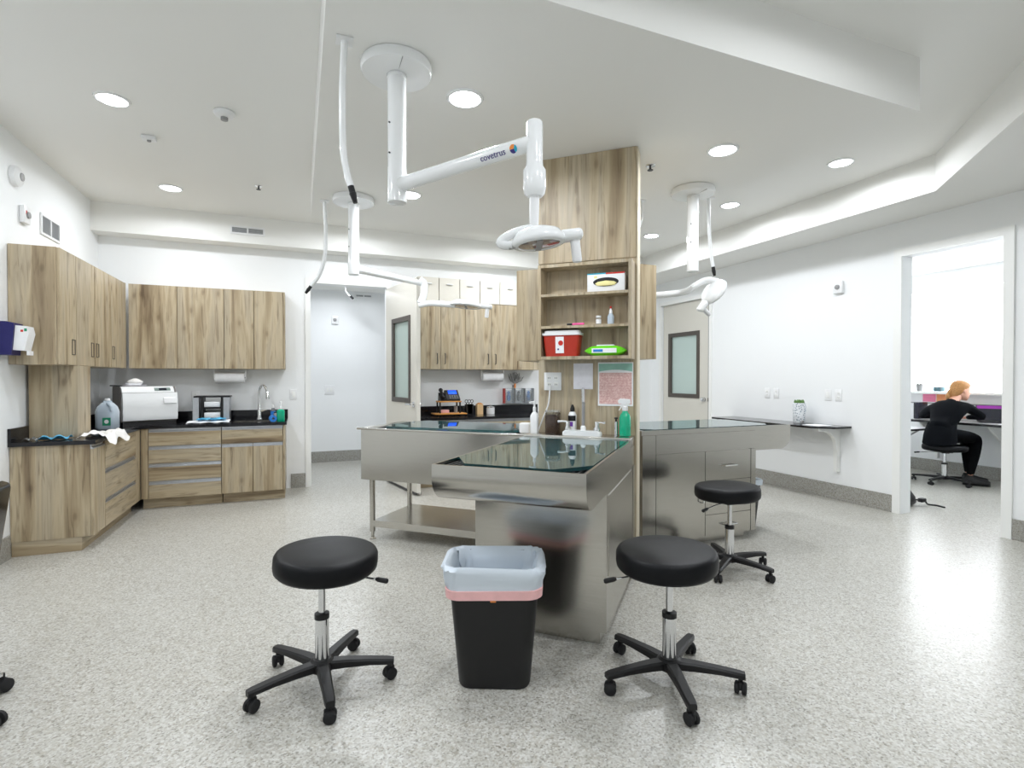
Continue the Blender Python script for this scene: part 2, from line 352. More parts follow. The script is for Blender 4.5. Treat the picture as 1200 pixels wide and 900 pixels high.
part('kick_plate_seal', MB().box(0.0, W, -0.004, 0.048, 0.0, 0.02), 'darksteel', d1)
d2 = thing('door_2', 'closed pale grey door with a dark framed window in the right wall', 'door', (XR + 0.03, DY0, 0.0), R(90), None, 'structure')
W = DY1 - DY0; H = DH; wx0, wx1, wz0, wz1 = 0.24, 0.90, 1.00, 1.95      # local x = +Y, local +y = -X (room side)
m = MB(); m.box(0.055, wx0, -0.044, 0, 0.01, H - 0.005); m.box(wx1, W - 0.01, -0.044, 0, 0.01, H - 0.005); m.box(wx0, wx1, -0.044, 0, 0.01, wz0); m.box(wx0, wx1, -0.044, 0, wz1, H - 0.005)
part('door_leaf', m, 'doorgrey', d2)
f = MB(); t = 0.05
for a in ((wx0 - 0.01, wx0 + t, wz0 - 0.01, wz1 + 0.01), (wx1 - t, wx1 + 0.01, wz0 - 0.01, wz1 + 0.01), (wx0 + t, wx1 - t, wz0 - 0.01, wz0 + t), (wx0 + t, wx1 - t, wz1 - t, wz1 + 0.01)): f.box(a[0], a[1], -0.05, 0.008, a[2], a[3])
o = part('window_frame', f, 'frame_dark', d2)
part('pane', MB().box(wx0 + t, wx1 - t, -0.028, -0.02, wz0 + t, wz1 - t), 'glassdoor', o)
lever(d2, 0.13, 0.98, 1, 0.0, True)
part('jamb', MB().box(0.002, 0.05, -0.08, 0.012, 0.0, H - 0.005), 'plastic_grey', d2)
part('strike', MB().rbox(0.012, 0.05, 0.012, 0.02, 0.955, 1.005, 0.003), 'frame_dark', d2)
# room behind the closed door (what its pane shows)
struct('wall_closet', MB().box(XR + 1.2, XR + 1.3, DY0 - 0.02, DY1 + 0.4, 0, 2.7), 'wall', 'pale wall behind the pane of the closed grey door')
# ------------------------------------------------------------------ recessed downlights
def downlight(x, y, z, label, grp='recessed ceiling downlights'):
    t = thing('ceiling_downlight', label, 'downlight', (x, y, z), 0, grp)
    part('trim_ring', MB().rings([[(r * math.cos(a), r * math.sin(a), h) for a in [2 * math.pi * j / 28 for j in range(28)]] for r, h in ((0.078, -0.001), (0.098, -0.001), (0.096, -0.008), (0.082, -0.010))], closed=True), 'enamel', t)
    part('lens', MB().lathe([(0.079, -0.002), (0.079, -0.006), (0.05, -0.009), (0.002, -0.010)], n=28), 'lens', t)
    ld = bpy.data.lights.new('downlight_lamp', 'AREA'); ld.shape = 'DISK'; ld.size = 0.15; ld.energy = LAMP_W; ld.color = LCOL; ld.spread = R(165)
    lo = bpy.data.objects.new('downlight_lamp', ld); col.objects.link(lo); lo.parent = t; lo.location = (0, 0, -0.016)
    pd = bpy.data.lights.new('downlight_glow', 'SPOT'); pd.spot_size = R(176); pd.spot_blend = 0.12; pd.shadow_soft_size = 0.06; pd.energy = GLOW_W; pd.color = LCOL
    po = bpy.data.objects.new('downlight_glow', pd); col.objects.link(po); po.parent = t; po.location = (0, 0, -0.03)
for a in ((-1.09, 4.04, HC, 'glowing round downlight in the left ceiling, nearest the smoke detector'),
          (-1.10, 5.71, HC, 'small glowing downlight in the left ceiling close to the back soffit'),
          (-1.09, 2.30, HC, 'downlight in the left ceiling just above the frame'),
          (-1.09, 0.50, HC, 'downlight in the left ceiling near the front wall'),
          (4.10, 3.00, HC, 'glowing downlight in the right recess by the angled soffit corner'),
          (4.06, 4.15, HC, 'glowing downlight behind the hanging tube on the right'),
          (4.03, 5.40, HC, 'farthest glowing downlight just right of the wooden column'),
          (0.81, 2.67, HD, 'largest glowing downlight right of the front lamp plate'),
          (0.82, 4.23, HD, 'glowing downlight partly hidden by the front lamp pole'),
          (2.53, 2.65, HD, 'glowing downlight in the dropped ceiling right of the column'),
          (2.53, 4.23, HD, 'downlight in the dropped ceiling hidden behind the column'),
          (1.00, 0.60, HC, 'downlight in the high ceiling above the camera'),
          (2.20, 0.95, HC, 'downlight in the high ceiling before the dropped panel'),
          (0.60, 5.72, HC, 'downlight in the back recess hidden by the dropped panel, left'),
          (2.30, 5.72, HC, 'downlight in the back recess hidden by the dropped panel, right'),
          (0.55, 7.60, 2.62, 'unseen downlight added in the hall ceiling to brighten the hall')):  # hall lamp is an addition out of view, there to brighten the hall
    downlight(*a)
# ------------------------------------------------------------------ ceiling and wall fittings
t = thing('smoke_detector', 'white dome smoke detector on the left ceiling', 'detector', (-0.455, 3.956, HC))
part('base', MB().lathe([(0.062, -0.001), (0.066, -0.012), (0.055, -0.03), (0.03, -0.038), (0.002, -0.04)]), 'white', t)
part('sensor', MB().lathe([(0.022, -0.036), (0.022, -0.056), (0.002, -0.058)]), 'plastic_grey', t)
t = thing('occupancy_sensor', 'small white box sensor on the left ceiling', 'sensor', (-1.01, 4.56, HC))
part('body', MB().rbox(-0.045, 0.045, -0.03, 0.03, -0.03, -0.001, 0.006), 'white', t); part('lens', MB().lathe([(0.014, -0.03), (0.012, -0.04), (0.002, -0.042)], n=12), 'plastic_grey', t)
def sprinkler(x, y, z, label):
    t = thing('sprinkler_head', label, 'sprinkler', (x, y, z), 0, 'ceiling sprinkler heads')
    part('escutcheon', MB().lathe([(0.033, -0.001), (0.03, -0.006), (0.012, -0.009), (0.002, -0.009)], n=16), 'chrome', t)
    m = MB(); m.tube([(0, 0, -0.009), (0, 0, -0.028)], 0.008, 8); m.lathe([(0.02, -0.034), (0.02, -0.031), (0.002, -0.028)], n=12); part('deflector', m, 'darksteel', t)
sprinkler(-0.343, 5.361, HC, 'tiny sprinkler head on the left ceiling before the soffit vent')
sprinkler(2.254, 3.035, HD, 'sprinkler head on the dropped ceiling right of the column')
def vent(loc, rot, w, h, label):
    t = thing('air_vent', label, 'vent', loc, rot)         # local: x width, -y outward
    m = MB(); b = 0.018
    m.box(-w / 2, w / 2, -0.012, -0.0008, -h / 2, -h / 2 + b); m.box(-w / 2, w / 2, -0.012, -0.0008, h / 2 - b, h / 2); m.box(-w / 2, -w / 2 + b, -0.012, -0.0008, -h / 2 + b, h / 2 - b); m.box(w / 2 - b, w / 2, -0.012, -0.0008, -h / 2 + b, h / 2 - b)
    m.box(-0.008, 0.008, -0.012, -0.0008, -h / 2 + b, h / 2 - b); part('frame', m, 'white', t)
    part('backing', MB().box(-w / 2 + b, w / 2 - b, -0.003, -0.0008, -h / 2 + b, h / 2 - b), 'plastic_grey', t)
    n = int((h - 2 * b) / 0.014)
    for i in range(n):
        z = -h / 2 + b + (i + 0.5) * (h - 2 * b) / n
        part('slat', MB().add([(-w / 2 + b, -0.009, z - 0.004), (w / 2 - b, -0.009, z - 0.004), (w / 2 - b, -0.003, z + 0.004), (-w / 2 + b, -0.003, z + 0.004), (-w / 2 + b, -0.0095, z - 0.003), (w / 2 - b, -0.0095, z - 0.003), (w / 2 - b, -0.0035, z + 0.005), (-w / 2 + b, -0.0035, z + 0.005)],
             [(0, 3, 2, 1), (4, 5, 6, 7), (0, 1, 5, 4), (1, 2, 6, 5), (2, 3, 7, 6), (3, 0, 4, 7)]), 'vent_grey', t)
vent((XL, 5.50, 2.52), R(90), 0.36, 0.17, 'white double air vent on the left wall above the cabinets')
vent((-0.52, 6.42, 2.885), 0, 0.34, 0.09, 'wide grey air vent in the back soffit')
vent((0.93, HALLY, 2.56), 0, 0.26, 0.06, 'small slotted vent high on the hall wall')
t = thing('alarm_horn', 'round white alarm horn high on the left wall', 'alarm', (XL, 4.91, 2.745), R(90))
mm = MB().lathe([(0.075, 0.001), (0.072, 0.03), (0.05, 0.045), (0.002, 0.05)]); mm.xf(Matrix.Rotation(R(90), 4, 'X')); part('body', mm, 'white', t)
mm = MB().lathe([(0.03, 0.047), (0.028, 0.054), (0.002, 0.056)], n=16); mm.xf(Matrix.Rotation(R(90), 4, 'X')); part('grille', mm, 'plastic_grey', t)
def strobe(loc, rot, label, red=False):
    t = thing('wall_strobe', label, 'alarm', loc, rot)
    part('plate', MB().rbox(-0.05, 0.05, -0.035, -0.0008, -0.065, 0.065, 0.008), 'white', t)
    mm = MB().lathe([(0.026, 0.033), (0.024, 0.047), (0.002, 0.052)], n=16); mm.xf(Matrix.Rotation(R(90), 4, 'X')); part('lens', mm, 'plastic_grey', t)
    if red: part('marking', MB().box(-0.03, -0.015, -0.0365, -0.034, 0.0, 0.03), 'redtip', t)
strobe((XL, 5.03, 2.50), R(90), 'white fire strobe below the alarm horn on the left wall', True)
strobe((XR, 3.84, 2.23), R(-90), 'white strobe left of the office opening')
strobe((0.50, HALLY, 2.17), 0, 'small white strobe on the hall wall')
def plate(loc, rot, label, w=0.075, h=0.118, kind='outlet', group=None):
    t = thing('wall_outlet' if kind == 'outlet' else 'wall_switch', label, 'outlet' if kind == 'outlet' else 'switch', loc, rot, group)
    part('cover_plate', MB().rbox(-w / 2, w / 2, -0.007, -0.0008, -h / 2, h / 2, 0.003), 'white', t)
    for dx in ([0] if w < 0.1 else [-0.025, 0.025]):
        if kind == 'outlet':
            for z in (-0.021, 0.021):
                r = part('receptacle', MB().rbox(dx - 0.015, dx + 0.015, -0.0085, -0.006, z - 0.014, z + 0.014, 0.002), 'trimwhite', t)
                m = MB(); m.box(dx - 0.007, dx - 0.005, -0.0088, -0.008, z - 0.004, z + 0.006); m.box(dx + 0.005, dx + 0.007, -0.0088, -0.008, z - 0.004, z + 0.006); part('slots', m, 'black', r)
        else: part('rocker', MB().rbox(dx - 0.016, dx + 0.016, -0.0105, -0.006, -0.033, 0.033, 0.003), 'trimwhite', t)
    return t
plate((XR, 4.75, 1.10), R(-90), 'left one of the outlet pair above the wall shelf, far from the office')
plate((XR, 4.62, 1.10), R(-90), 'right one of the outlet pair above the wall shelf, far from the office')
plate((XR, 3.96, 1.10), R(-90), 'left one of the plate pair on the wall nearest the office opening', kind='switch')
plate((XR, 3.84, 1.10), R(-90), 'right one of the plate pair on the wall nearest the office opening')
plate((-0.07, YB, 1.09), 0, 'white light switch beside the back doorway', kind='switch')
plate((-1.06, YB, 1.08), 0, 'white outlet behind the black tray stand')
plate((0.42, HALLY, 1.10), 0, 'white square plate on the hall wall', w=0.14, h=0.14, kind='switch')
t = thing('coat_hook', 'small black clip hanging below the hall ceiling', 'hook', (0.62, 7.9, 2.62))
m = MB(); m.tube(curve([(0, 0, -0.001), (0.0, 0, -0.10), (0.06, 0, -0.16)]), 0.008, 8); part('cord', m, 'white', t); part('tip', MB().tube([(0.06, 0, -0.16), (0.10, 0, -0.20)], 0.016, 10), 'black', t)

# ------------------------------------------------------------------ cabinets
FT = 0.019
def cabinet(name, label, loc, rot, w, d, z0, z1, fronts, mat='wood', plinth=True, group=None, fmat=None, zb=None):
    """local x width, front face at y=0 looking to -y, back at y=d"""
    t = thing(name, label, 'cabinet', loc, rot, group)
    part('body', MB().box(0.001, w - 0.001, FT + 0.002, d - 0.002, z0, zb or z1), mat, t)
    if plinth: part('plinth', MB().box(0.004, w - 0.004, 0.075, d - 0.006, 0.001, z0 - 0.0005), 'woodh', t)
    for k, x0, x1, a, b, hd in fronts:
        g = 0.003
        mt = fmat or ('woodh' if k == 'drawer' else mat)
        top = b - g - (0.034 if hd == 'channel' else 0)
        p = part({'drawer': 'drawer_front', 'door': 'door', 'panel': 'filler_panel'}[k], MB().box(x0 + g, x1 - g, 0, FT, a + g, top), mt, t)
        if hd == 'channel':
            m = MB().prism([(0.0, top + 0.001), (0.0, top + 0.010), (0.012, top + 0.014), (0.012, b - g), (FT, b - g), (FT, top + 0.001)], x0 + g, x1 - g, 'x')
            part('channel_pull', m, 'alu', p)
        elif hd in ('pl', 'pr'):
            hx = x0 + 0.05 if hd == 'pl' else x1 - 0.05
            part('pull', MB().tube([(hx, 0.002, a + 0.07), (hx, -0.028, a + 0.075), (hx, -0.028, a + 0.195), (hx, 0.002, a + 0.20)], 0.0055, 8), 'darksteel', p)
        elif hd in ('rl', 'rr'):      # thin rectangular pull
            hx = x0 + 0.03 if hd == 'rl' else x1 - 0.09
            m = MB()
            for q in ((hx, hx + 0.006, a + 0.08, a + 0.20), (hx + 0.055, hx + 0.061, a + 0.08, a + 0.20), (hx + 0.006, hx + 0.055, a + 0.08, a + 0.086), (hx + 0.006, hx + 0.055, a + 0.194, a + 0.20)): m.box(q[0], q[1], -0.004, 0.001, q[2], q[3])
            part('pull', m, 'frame_dark', p)
        elif hd == 'knobbar': part('pull', MB().rbox((x0 + x1) / 2 - 0.04, (x0 + x1) / 2 + 0.04, -0.02, 0.001, (a + b) / 2 + 0.06, (a + b) / 2 + 0.072, 0.004), 'white', p)
    return t
CT = 0.82; CB = 0.79
Z0 = 0.105
LX, LY = -1.43, 4.80
cabinet('drawer_cabinet', 'wooden corner drawer cabinet with a broad end panel along the left wall', (LX, LY, 0), R(90), 6.04 - LY - 0.002, LX - XL - 0.002, Z0, CB - 0.001,
        [('panel', 0.0, 0.26, Z0, CB - 0.002, 'channel'), ('drawer', 0.26, 1.10, 0.56, CB - 0.002, None), ('drawer', 0.26, 1.10, 0.325, 0.56, 'channel'), ('drawer', 0.26, 1.10, Z0, 0.325, 'channel'), ('panel', 1.10, 1.236, Z0, CB - 0.002, None)])
def zrows(n): return [Z0 + (CB - 0.002 - Z0) * i / n for i in range(n + 1)]
zr = zrows(4)
xb = [-1.43, -1.365, -0.738, -0.148]
cabinet('drawer_cabinet', 'wooden four drawer cabinet under the tray stand on the back wall', (LX + 0.002, 6.04, 0), 0, -0.738 - LX - 0.003, YB - 6.04 - 0.002, Z0, CB - 0.001,
        [('panel', 0, 0.063, Z0, CB - 0.002, None)] + [('drawer', 0.063, -0.738 - LX - 0.004, zr[i], zr[i + 1], 'channel') for i in range(4)])
w = 0.59
cabinet('sink_cabinet', 'wooden sink cabinet with two doors below the chrome faucet', (-0.738, 6.04, 0), 0, w, YB - 6.04 - 0.002, Z0, CB - 0.001,
        [('drawer', 0, w - 0.02, zr[3] - 0.005, CB - 0.002, 'channel'), ('door', 0, w / 2 - 0.01, Z0, zr[3] - 0.005, 'channel'), ('door', w / 2 - 0.01, w - 0.02, Z0, zr[3] - 0.005, 'channel'), ('panel', w - 0.02, w, Z0, CB - 0.002, None)], zb=0.69)
# worktop with backsplash, sink cut-out left open as a basin
solo('cabinet_side', MB().box(-0.165, -0.149, 6.0615, YB - 0.003, 0.6905, CB - 0.001), 'wood', 'wooden end strip of the sink cabinet below the worktop', 'panel')
wt = thing('worktop', 'black granite worktop wrapping the left corner', 'worktop', (XL + 0.002, LY - 0.02, CB))
SX0, SX1, SY0, SY1 = -0.66, -0.26, 6.10, 6.42
m = MB().box(XL + 0.002, LX + 0.02, LY - 0.02, 6.02, CB, CT)
for b in ((XL + 0.002, SX0, 6.02, YB - 0.002), (SX1, -0.13, 6.02, YB - 0.002), (SX0, SX1, 6.02, SY0), (SX0, SX1, SY1, YB - 0.002)): m.box(*b, CB, CT)
part('slab', m, 'granite', wt, True)
part('backsplash', MB().box(XL + 0.002, -0.13, YB - 0.02, YB - 0.002, CT, CT + 0.10), 'granite', wt, True)
part('backsplash', MB().box(XL + 0.002, XL + 0.02, LY - 0.02, YB - 0.02, CT, CT + 0.10), 'granite', wt, True)
m = MB(); q = 0.004
m.box(SX0 + q, SX1 - q, SY0 + q, SY0 + 0.01, 0.70, CT - 0.004); m.box(SX0 + q, SX1 - q, SY1 - 0.01, SY1 - q, 0.70, CT - 0.004); m.box(SX0 + q, SX0 + 0.01, SY0 + 0.01, SY1 - 0.01, 0.70, CT - 0.004); m.box(SX1 - 0.01, SX1 - q, SY0 + 0.01, SY1 - 0.01, 0.70, CT - 0.004); m.box(SX0 + q, SX1 - q, SY0 + q, SY1 - q, 0.695, 0.70)
part('sink_basin', m, 'steel', wt, True)
# wall cabinets
UZ0, UZ1 = 1.378, 2.235
UX = -1.62; UY = 6.37
ydiv = [4.80, 5.10, 5.50, 5.92, 6.345]
hd = ['rr', 'rr', 'rl', 'rl']
for i in range(4):
    cabinet('wall_cabinet', ['end wooden wall cabinet nearest the blue dispenser on the left wall', 'second wooden wall cabinet from the blue dispenser on the left wall', 'third wooden wall cabinet from the blue dispenser on the left wall', 'wooden wall cabinet in the inner corner of the left wall'][i],
            (UX, ydiv[i], 0), R(90), ydiv[i + 1] - ydiv[i], UX - XL - 0.002, UZ0, UZ1, [('door', 0, ydiv[i + 1] - ydiv[i], UZ0, UZ1, hd[i])], plinth=False, group='wall cabinets on the left wall')
part('filler', MB().box(UX - 0.05, UX, 6.346, 6.369, UZ0, UZ1), 'wood', thing('corner_filler', 'narrow wooden strip in the corner between wall cabinets', 'filler', (UX, 6.346, UZ0)), True)
xd = [-1.60, -1.176, -0.749, -0.462, -0.150]
for i in range(4):
    cabinet('wall_cabinet', ['wide wooden wall cabinet above the white sterilizer', 'wide wooden wall cabinet above the black tray stand', 'narrow wooden wall cabinet above the paper towel holder by the sink', 'narrow wooden wall cabinet nearest the back doorway'][i],
            (xd[i], UY, 0), 0, xd[i + 1] - xd[i], YB - UY - 0.002, UZ0, UZ1, [('door', 0, xd[i + 1] - xd[i] - (0.018 if i == 3 else 0), UZ0, UZ1, None)] + ([('panel', xd[4] - xd[3] - 0.018, xd[4] - xd[3], UZ0, UZ1, None)] if i == 3 else []), plinth=False, group='wall cabinets left of the doorway')
solo('chase_panel', MB().box(XL + 0.021, -1.60, 5.05, 5.32, CT + 0.0005, UZ0 - 0.0005), 'wood', 'upright wooden box panel between worktop and left wall cabinet', 'panel')
# right-hand run on the back wall
xr = [1.25, 1.62, 1.94, 2.285, 2.64, 3.0]
for i in range(5):
    cabinet('wall_cabinet', ['wooden wall cabinet beside the open grey door', 'wooden wall cabinet above the desk phone', 'third wooden wall cabinet from the open grey door', 'wooden wall cabinet above the clear bins', 'wooden wall cabinet hidden behind the column'][i],
            (xr[i], UY, 0), 0, xr[i + 1] - xr[i], YB - UY - 0.002, 1.388, 2.225, [('door', 0, xr[i + 1] - xr[i], 1.388, 2.225, ['pr', 'pl', 'pr', 'pl', 'pr'][i])], plinth=False, group='wall cabinets right of the doorway')
xw = [1.335, 1.60, 1.865, 2.13, 2.40, 2.68]
for i in range(5):
    cabinet('top_cupboard', ['leftmost cream cupboard on top of the wooden wall cabinets', 'second cream cupboard from the left on the wall cabinets', 'middle cream cupboard on top of the wall cabinets', 'fourth cream cupboard from the left on the wall cabinets', 'rightmost cream cupboard beside the column'][i],
            (xw[i], UY, 0), 0, xw[i + 1] - xw[i] - 0.004, YB - UY - 0.002, 2.2265, 2.52, [('door', 0, xw[i + 1] - xw[i] - 0.004, 2.227, 2.52, 'knobbar')], mat='offwhite', plinth=False, group='cream cupboards along the top')
for i in range(3):
    x0 = 1.25 + 0.6 * i
    cabinet('base_cabinet', ['wooden base cabinet behind the tub table, beside the open door', 'wooden base cabinet behind the tub table, below the phone', 'wooden base cabinet behind the column'][i], (x0, 6.0, 0), 0, 0.6, YB - 6.0 - 0.002, Z0, CB - 0.001,
            [('drawer', 0, 0.6, zr[3], CB - 0.002, 'channel'), ('door', 0, 0.3, Z0, zr[3], 'channel'), ('door', 0.3, 0.6, Z0, zr[3], 'channel')], group='base cabinets behind the tub table')
wt = thing('worktop', 'black granite worktop under the desk phone', 'worktop', (1.25, 5.97, CB))
part('slab', MB().box(1.25, 3.05, 5.97, YB - 0.002, CB, CT), 'granite', wt, True)
part('backsplash', MB().box(1.25, 3.05, YB - 0.02, YB - 0.002, CT, CT + 0.10), 'granite', wt, True)

# ------------------------------------------------------------------ the island: wooden column with three tables
O = Vector((1.989, 2.811, 0)); IR = R(-42.81)
IM = Matrix.Translation(O) @ Matrix.Rotation(IR, 4, 'Z')
def ith(name, label, cat, u, v, z, group=None, rot=0): # an Empty in the island frame
    p = IM @ Vector((u, v, z)); return thing(name, label, cat, p, IR + rot, group)
def iworld(mb): return mb.xf(IM)
c = thing('wood_column', 'tall wood clad column rising from the middle of the tables to the ceiling', 'column', O, IR)
iv = lambda x, y: tuple((IM.inverted() @ Vector((x, y, 0)))[:2])
R2 = IM @ Vector((0, 0.12, 0))
poly = [(-0.655, 0.0), (-0.004, 0.0), (-0.004, 0.12), iv(R2.x, 3.72), (-0.54, 0.74), (-0.655, 0.70)]
part('core', MB().prism(poly, 0.001, HD - 0.001), 'wood', c)
plain('edgeband', (212, 202, 180), 0.4)
part('edge_trim', MB().box(-0.0035, 0.004, 0.0, 0.118, 0.001, HD - 0.002), 'edgeband', c)
part('front_cladding', MB().box(-0.655, -0.006, -0.008, -0.0005, 2.05, HD - 0.002), 'wood', c)
# open shelf box on the front
s = ith('open_shelf_unit', 'open wooden shelf box with three shelves on the column front', 'shelf', -0.31, 0, 1.40)
SV = -0.15
def bxs(name, a): part(name, iworld(MB().box(*a)), 'wood', s, True)
bxs('side_panel', (-0.612, -0.592, SV, -0.0085, 1.40, 2.012)); bxs('side_panel', (-0.032, -0.012, SV, -0.0085, 1.40, 2.012))
for z0, z1, n in ((1.40, 1.42, 'shelf_board'), (1.600, 1.616, 'shelf_board'), (1.805, 1.821, 'shelf_board'), (1.992, 2.012, 'shelf_board')): bxs(n, (-0.592, -0.032, SV + 0.001, -0.0085, z0, z1))
bxs('back_panel', (-0.592, -0.032, -0.014, -0.0085, 1.42, 1.992))
# shelf boxes on the other two faces
s = ith('open_shelf_unit', 'wooden shelf box on the left face of the column, seen from its side', 'shelf', -0.74, 0.3, 1.40)
bxs('side_panel', (-0.815, -0.657, 0.0, 0.018, 1.40, 2.02)); bxs('side_panel', (-0.815, -0.657, 0.60, 0.618, 1.40, 2.02))
for z0 in (1.40, 1.60, 1.805, 2.002): bxs('shelf_board', (-0.813, -0.657, 0.018, 0.60, z0, z0 + 0.018))
bxs('back_panel', (-0.664, -0.657, 0.018, 0.60, 1.418, 2.002)); bxs('filler', (-0.656, -0.640, -0.006, -0.0005, 1.40, 2.03))
s = thing('open_shelf_unit', 'wooden shelf box on the right face of the column, seen from its side', 'shelf', (2.17, 3.2, 1.41))
def bxw(name, a): part(name, MB().box(*a), 'wood', s, True)
hx = R2.x + 0.003
bxw('side_panel', (hx, 2.262, 2.975, 2.993, 1.41, 2.05)); bxw('side_panel', (hx, 2.262, 3.55, 3.568, 1.41, 2.05))
for z0 in (1.41, 1.61, 1.815, 2.032): bxw('shelf_board', (hx, 2.26, 2.993, 3.55, z0, z0 + 0.018))
bxw('back_panel', (hx, hx + 0.007, 2.993, 3.55, 1.428, 2.032))
# --- front table
def round_profile(v_front, v_back, ztop, zbot, r, n=7):
    p = [(v_back, ztop), (v_front, ztop)]
    for i in range(n + 1):
        a = math.pi + (math.pi / 2) * i / n
        p.append((v_front + r + r * math.cos(a), zbot + r + r * math.sin(a)))
    p.append((v_back, zbot)); return p
t = ith('exam_table', 'stainless steel examination table on a pedestal in front of the column', 'table', -0.35, -0.7, 0)
TU0, TU1, TV0, TV1 = -0.70, -0.01, -1.385, -0.009
def ipart(n, mb, mat, par, **k): return part(n, iworld(mb), mat, par, True, **k)
ipart('basin', MB().prism(round_profile(TV0, TV1, 0.858, 0.737, 0.105), TU0, TU1, 'x'), 'steel', t)
m = MB(); m.box(TU0, TU1, TV0, TV0 + 0.012, 0.858, 0.902); m.box(TU0, TU0 + 0.012, TV0 + 0.012, TV1 - 0.17, 0.858, 0.902); m.box(TU1 - 0.012, TU1, TV0 + 0.012, TV1 - 0.17, 0.858, 0.902)
ipart('rim', m, 'steel', t)
ipart('ledge', MB().rbox(TU0, TU1, -0.175, TV1, 0.858, 0.915, 0.004), 'steel', t)
m = MB(); n = 26
for i in range(n):
    x = TU0 + 0.03 + (TU1 - TU0 - 0.06) * i / (n - 1); m.box(x - 0.005, x + 0.005, TV0 + 0.014, -0.18, 0.868, 0.888)
for i in range(12):
    y = TV0 + 0.04 + 1.1 * i / 11; m.box(TU0 + 0.02, TU1 - 0.02, y - 0.004, y + 0.004, 0.8585, 0.868)
g = ipart('drain_grate', m, 'black', t); g['kind'] = 'stuff'
ipart('pedestal', MB().box(-0.69, -0.012, -0.95, TV1, 0.075, 0.737), 'steel', t)
ipart('plinth', MB().box(-0.66, -0.05, -0.91, TV1 - 0.02, 0.001, 0.075), 'steel', t)
ipart('side_door', MB().box(-0.012, -0.008, -0.90, -0.13, 0.33, 0.72), 'steel', t)
ipart('side_stile', MB().box(-0.012, -0.007, -0.11, TV1, 0.10, 0.735), 'steel', t)
def glass(name, poly, z0, z1, label, M):
    solo(name, MB().prism(poly, z0, z1).xf(M), 'glasstop', label, 'table top')
I4 = Matrix.Identity(4)
glass('glass_top', [(-0.685, -1.15), (-0.57, -1.325), (-0.16, -1.335), (-0.026, -1.18), (-0.026, -0.178), (-0.685, -0.178)], 0.8885, 0.9045, 'dark teal glass top with cut corners on the front steel table', IM)
# --- left tub table
t = ith('tub_table', 'long stainless steel tub table on legs left of the column', 'table', -1.4, 0.38, 0)
A0, A1, B0, B1 = -2.155, -0.66, 0.060, 0.70
m = MB(); zt, zb = 0.872, 0.478; th = 0.012
m.box(A0, A1, B0, B0 + th, zb, zt); m.box(A0, A1, B1 - th, B1, zb, zt); m.box(A0, A0 + th, B0 + th, B1 - th, zb, zt); m.box(A1 - th, A1, B0 + th, B1 - th, zb, zt); m.box(A0 + th, A1 - th, B0 + th, B1 - th, zb, zb + 0.012)
ipart('tub', m, 'steel', t)
m = MB(); f = 0.035
m.rbox(A0 - f, A1, B0 - 0.012, B0 + 0.04, zt, zt + 0.016, 0.005); m.rbox(A0 - f, A1, B1 - 0.04, B1 + 0.012, zt, zt + 0.016, 0.005); m.rbox(A0 - f, A0 + 0.09, B0 + 0.04, B1 - 0.04, zt, zt + 0.016, 0.005); m.rbox(A1 - 0.12, A1, B0 + 0.04, B1 - 0.04, zt, zt + 0.016, 0.005)
ipart('rim', m, 'steel', t)
for uu, vv in ((A0 + 0.075, 0.105), (A0 + 0.075, 0.655), (-0.80, 0.105), (-0.80, 0.655)):
    l = ipart('leg', MB().tube([(uu, vv, 0.06), (uu, vv, zb)], 0.022, 14), 'steel', t)
    ipart('foot', MB().lathe([(0.012, 0.06), (0.012, 0.012), (0.026, 0.006), (0.026, 0.001), (0.002, 0.001)], (uu, vv, 0), 14), 'steel', l)
m = MB(); m.box(A0 + 0.09, -0.72, 0.09, 0.67, 0.14, 0.152); m.box(A0 + 0.09, -0.72, 0.09, 0.10, 0.10, 0.14); m.box(A0 + 0.09, -0.72, 0.66, 0.67, 0.10, 0.14)
ipart('undershelf', m, 'steel', t)
glass('glass_top', [(-1.98, 0.20), (-1.93, 0.075), (-0.93, 0.075), (-0.84, 0.17), (-0.84, 0.58), (-0.92, 0.68), (-1.90, 0.68), (-1.98, 0.58)], 0.8885, 0.9045, 'dark teal glass top lying on the left tub table', IM)
# --- right table (runs towards the right wall)
t = thing('exam_table', 'stainless steel cabinet table with drawers right of the column', 'table', (2.8, 3.5, 0))
def wp(n, mb, mat, par=None): return part(n, mb, mat, par or t, True)
X0, X1, Y0, Y1 = 2.30, 3.78, 3.19, 3.86
prof = [(p[0], p[1]) for p in round_profile(-X1, -X0, 0.862, 0.70, 0.11)]
wp('basin', MB().prism([(-a, b) for a, b in prof], Y0, Y1, 'y'), 'steel')
m = MB(); m.box(X0, X1, Y0, Y0 + 0.012, 0.862, 0.895); m.box(X0, X1, Y1 - 0.012, Y1, 0.862, 0.895); m.box(X1 - 0.012, X1, Y0 + 0.012, Y1 - 0.012, 0.862, 0.895); m.box(X0, X0 + 0.03, Y0 + 0.012, Y1 - 0.012, 0.862, 0.895)
wp('rim', m, 'steel')
m = MB()
for i in range(40): x = X0 + 0.06 + 1.38 * i / 39; m.box(x - 0.004, x + 0.004, Y0 + 0.014, Y1 - 0.014, 0.8622, 0.882)
g = wp('drain_grate', m, 'black'); g['kind'] = 'stuff'
wp('body', MB().box(X0, 3.385, Y0 + 0.004, Y1 - 0.02, 0.06, 0.70), 'steel'); wp('plinth', MB().box(X0 + 0.03, 3.34, Y0 + 0.06, Y1 - 0.05, 0.001, 0.06), 'steel')
wp('end_post', MB().box(X0 - 0.215, X0 - 0.001, Y0 + 0.02, Y1 - 0.02, 0.001, 0.885), 'steel')
fy0, fy1 = Y0 - 0.012, Y0 + 0.0035
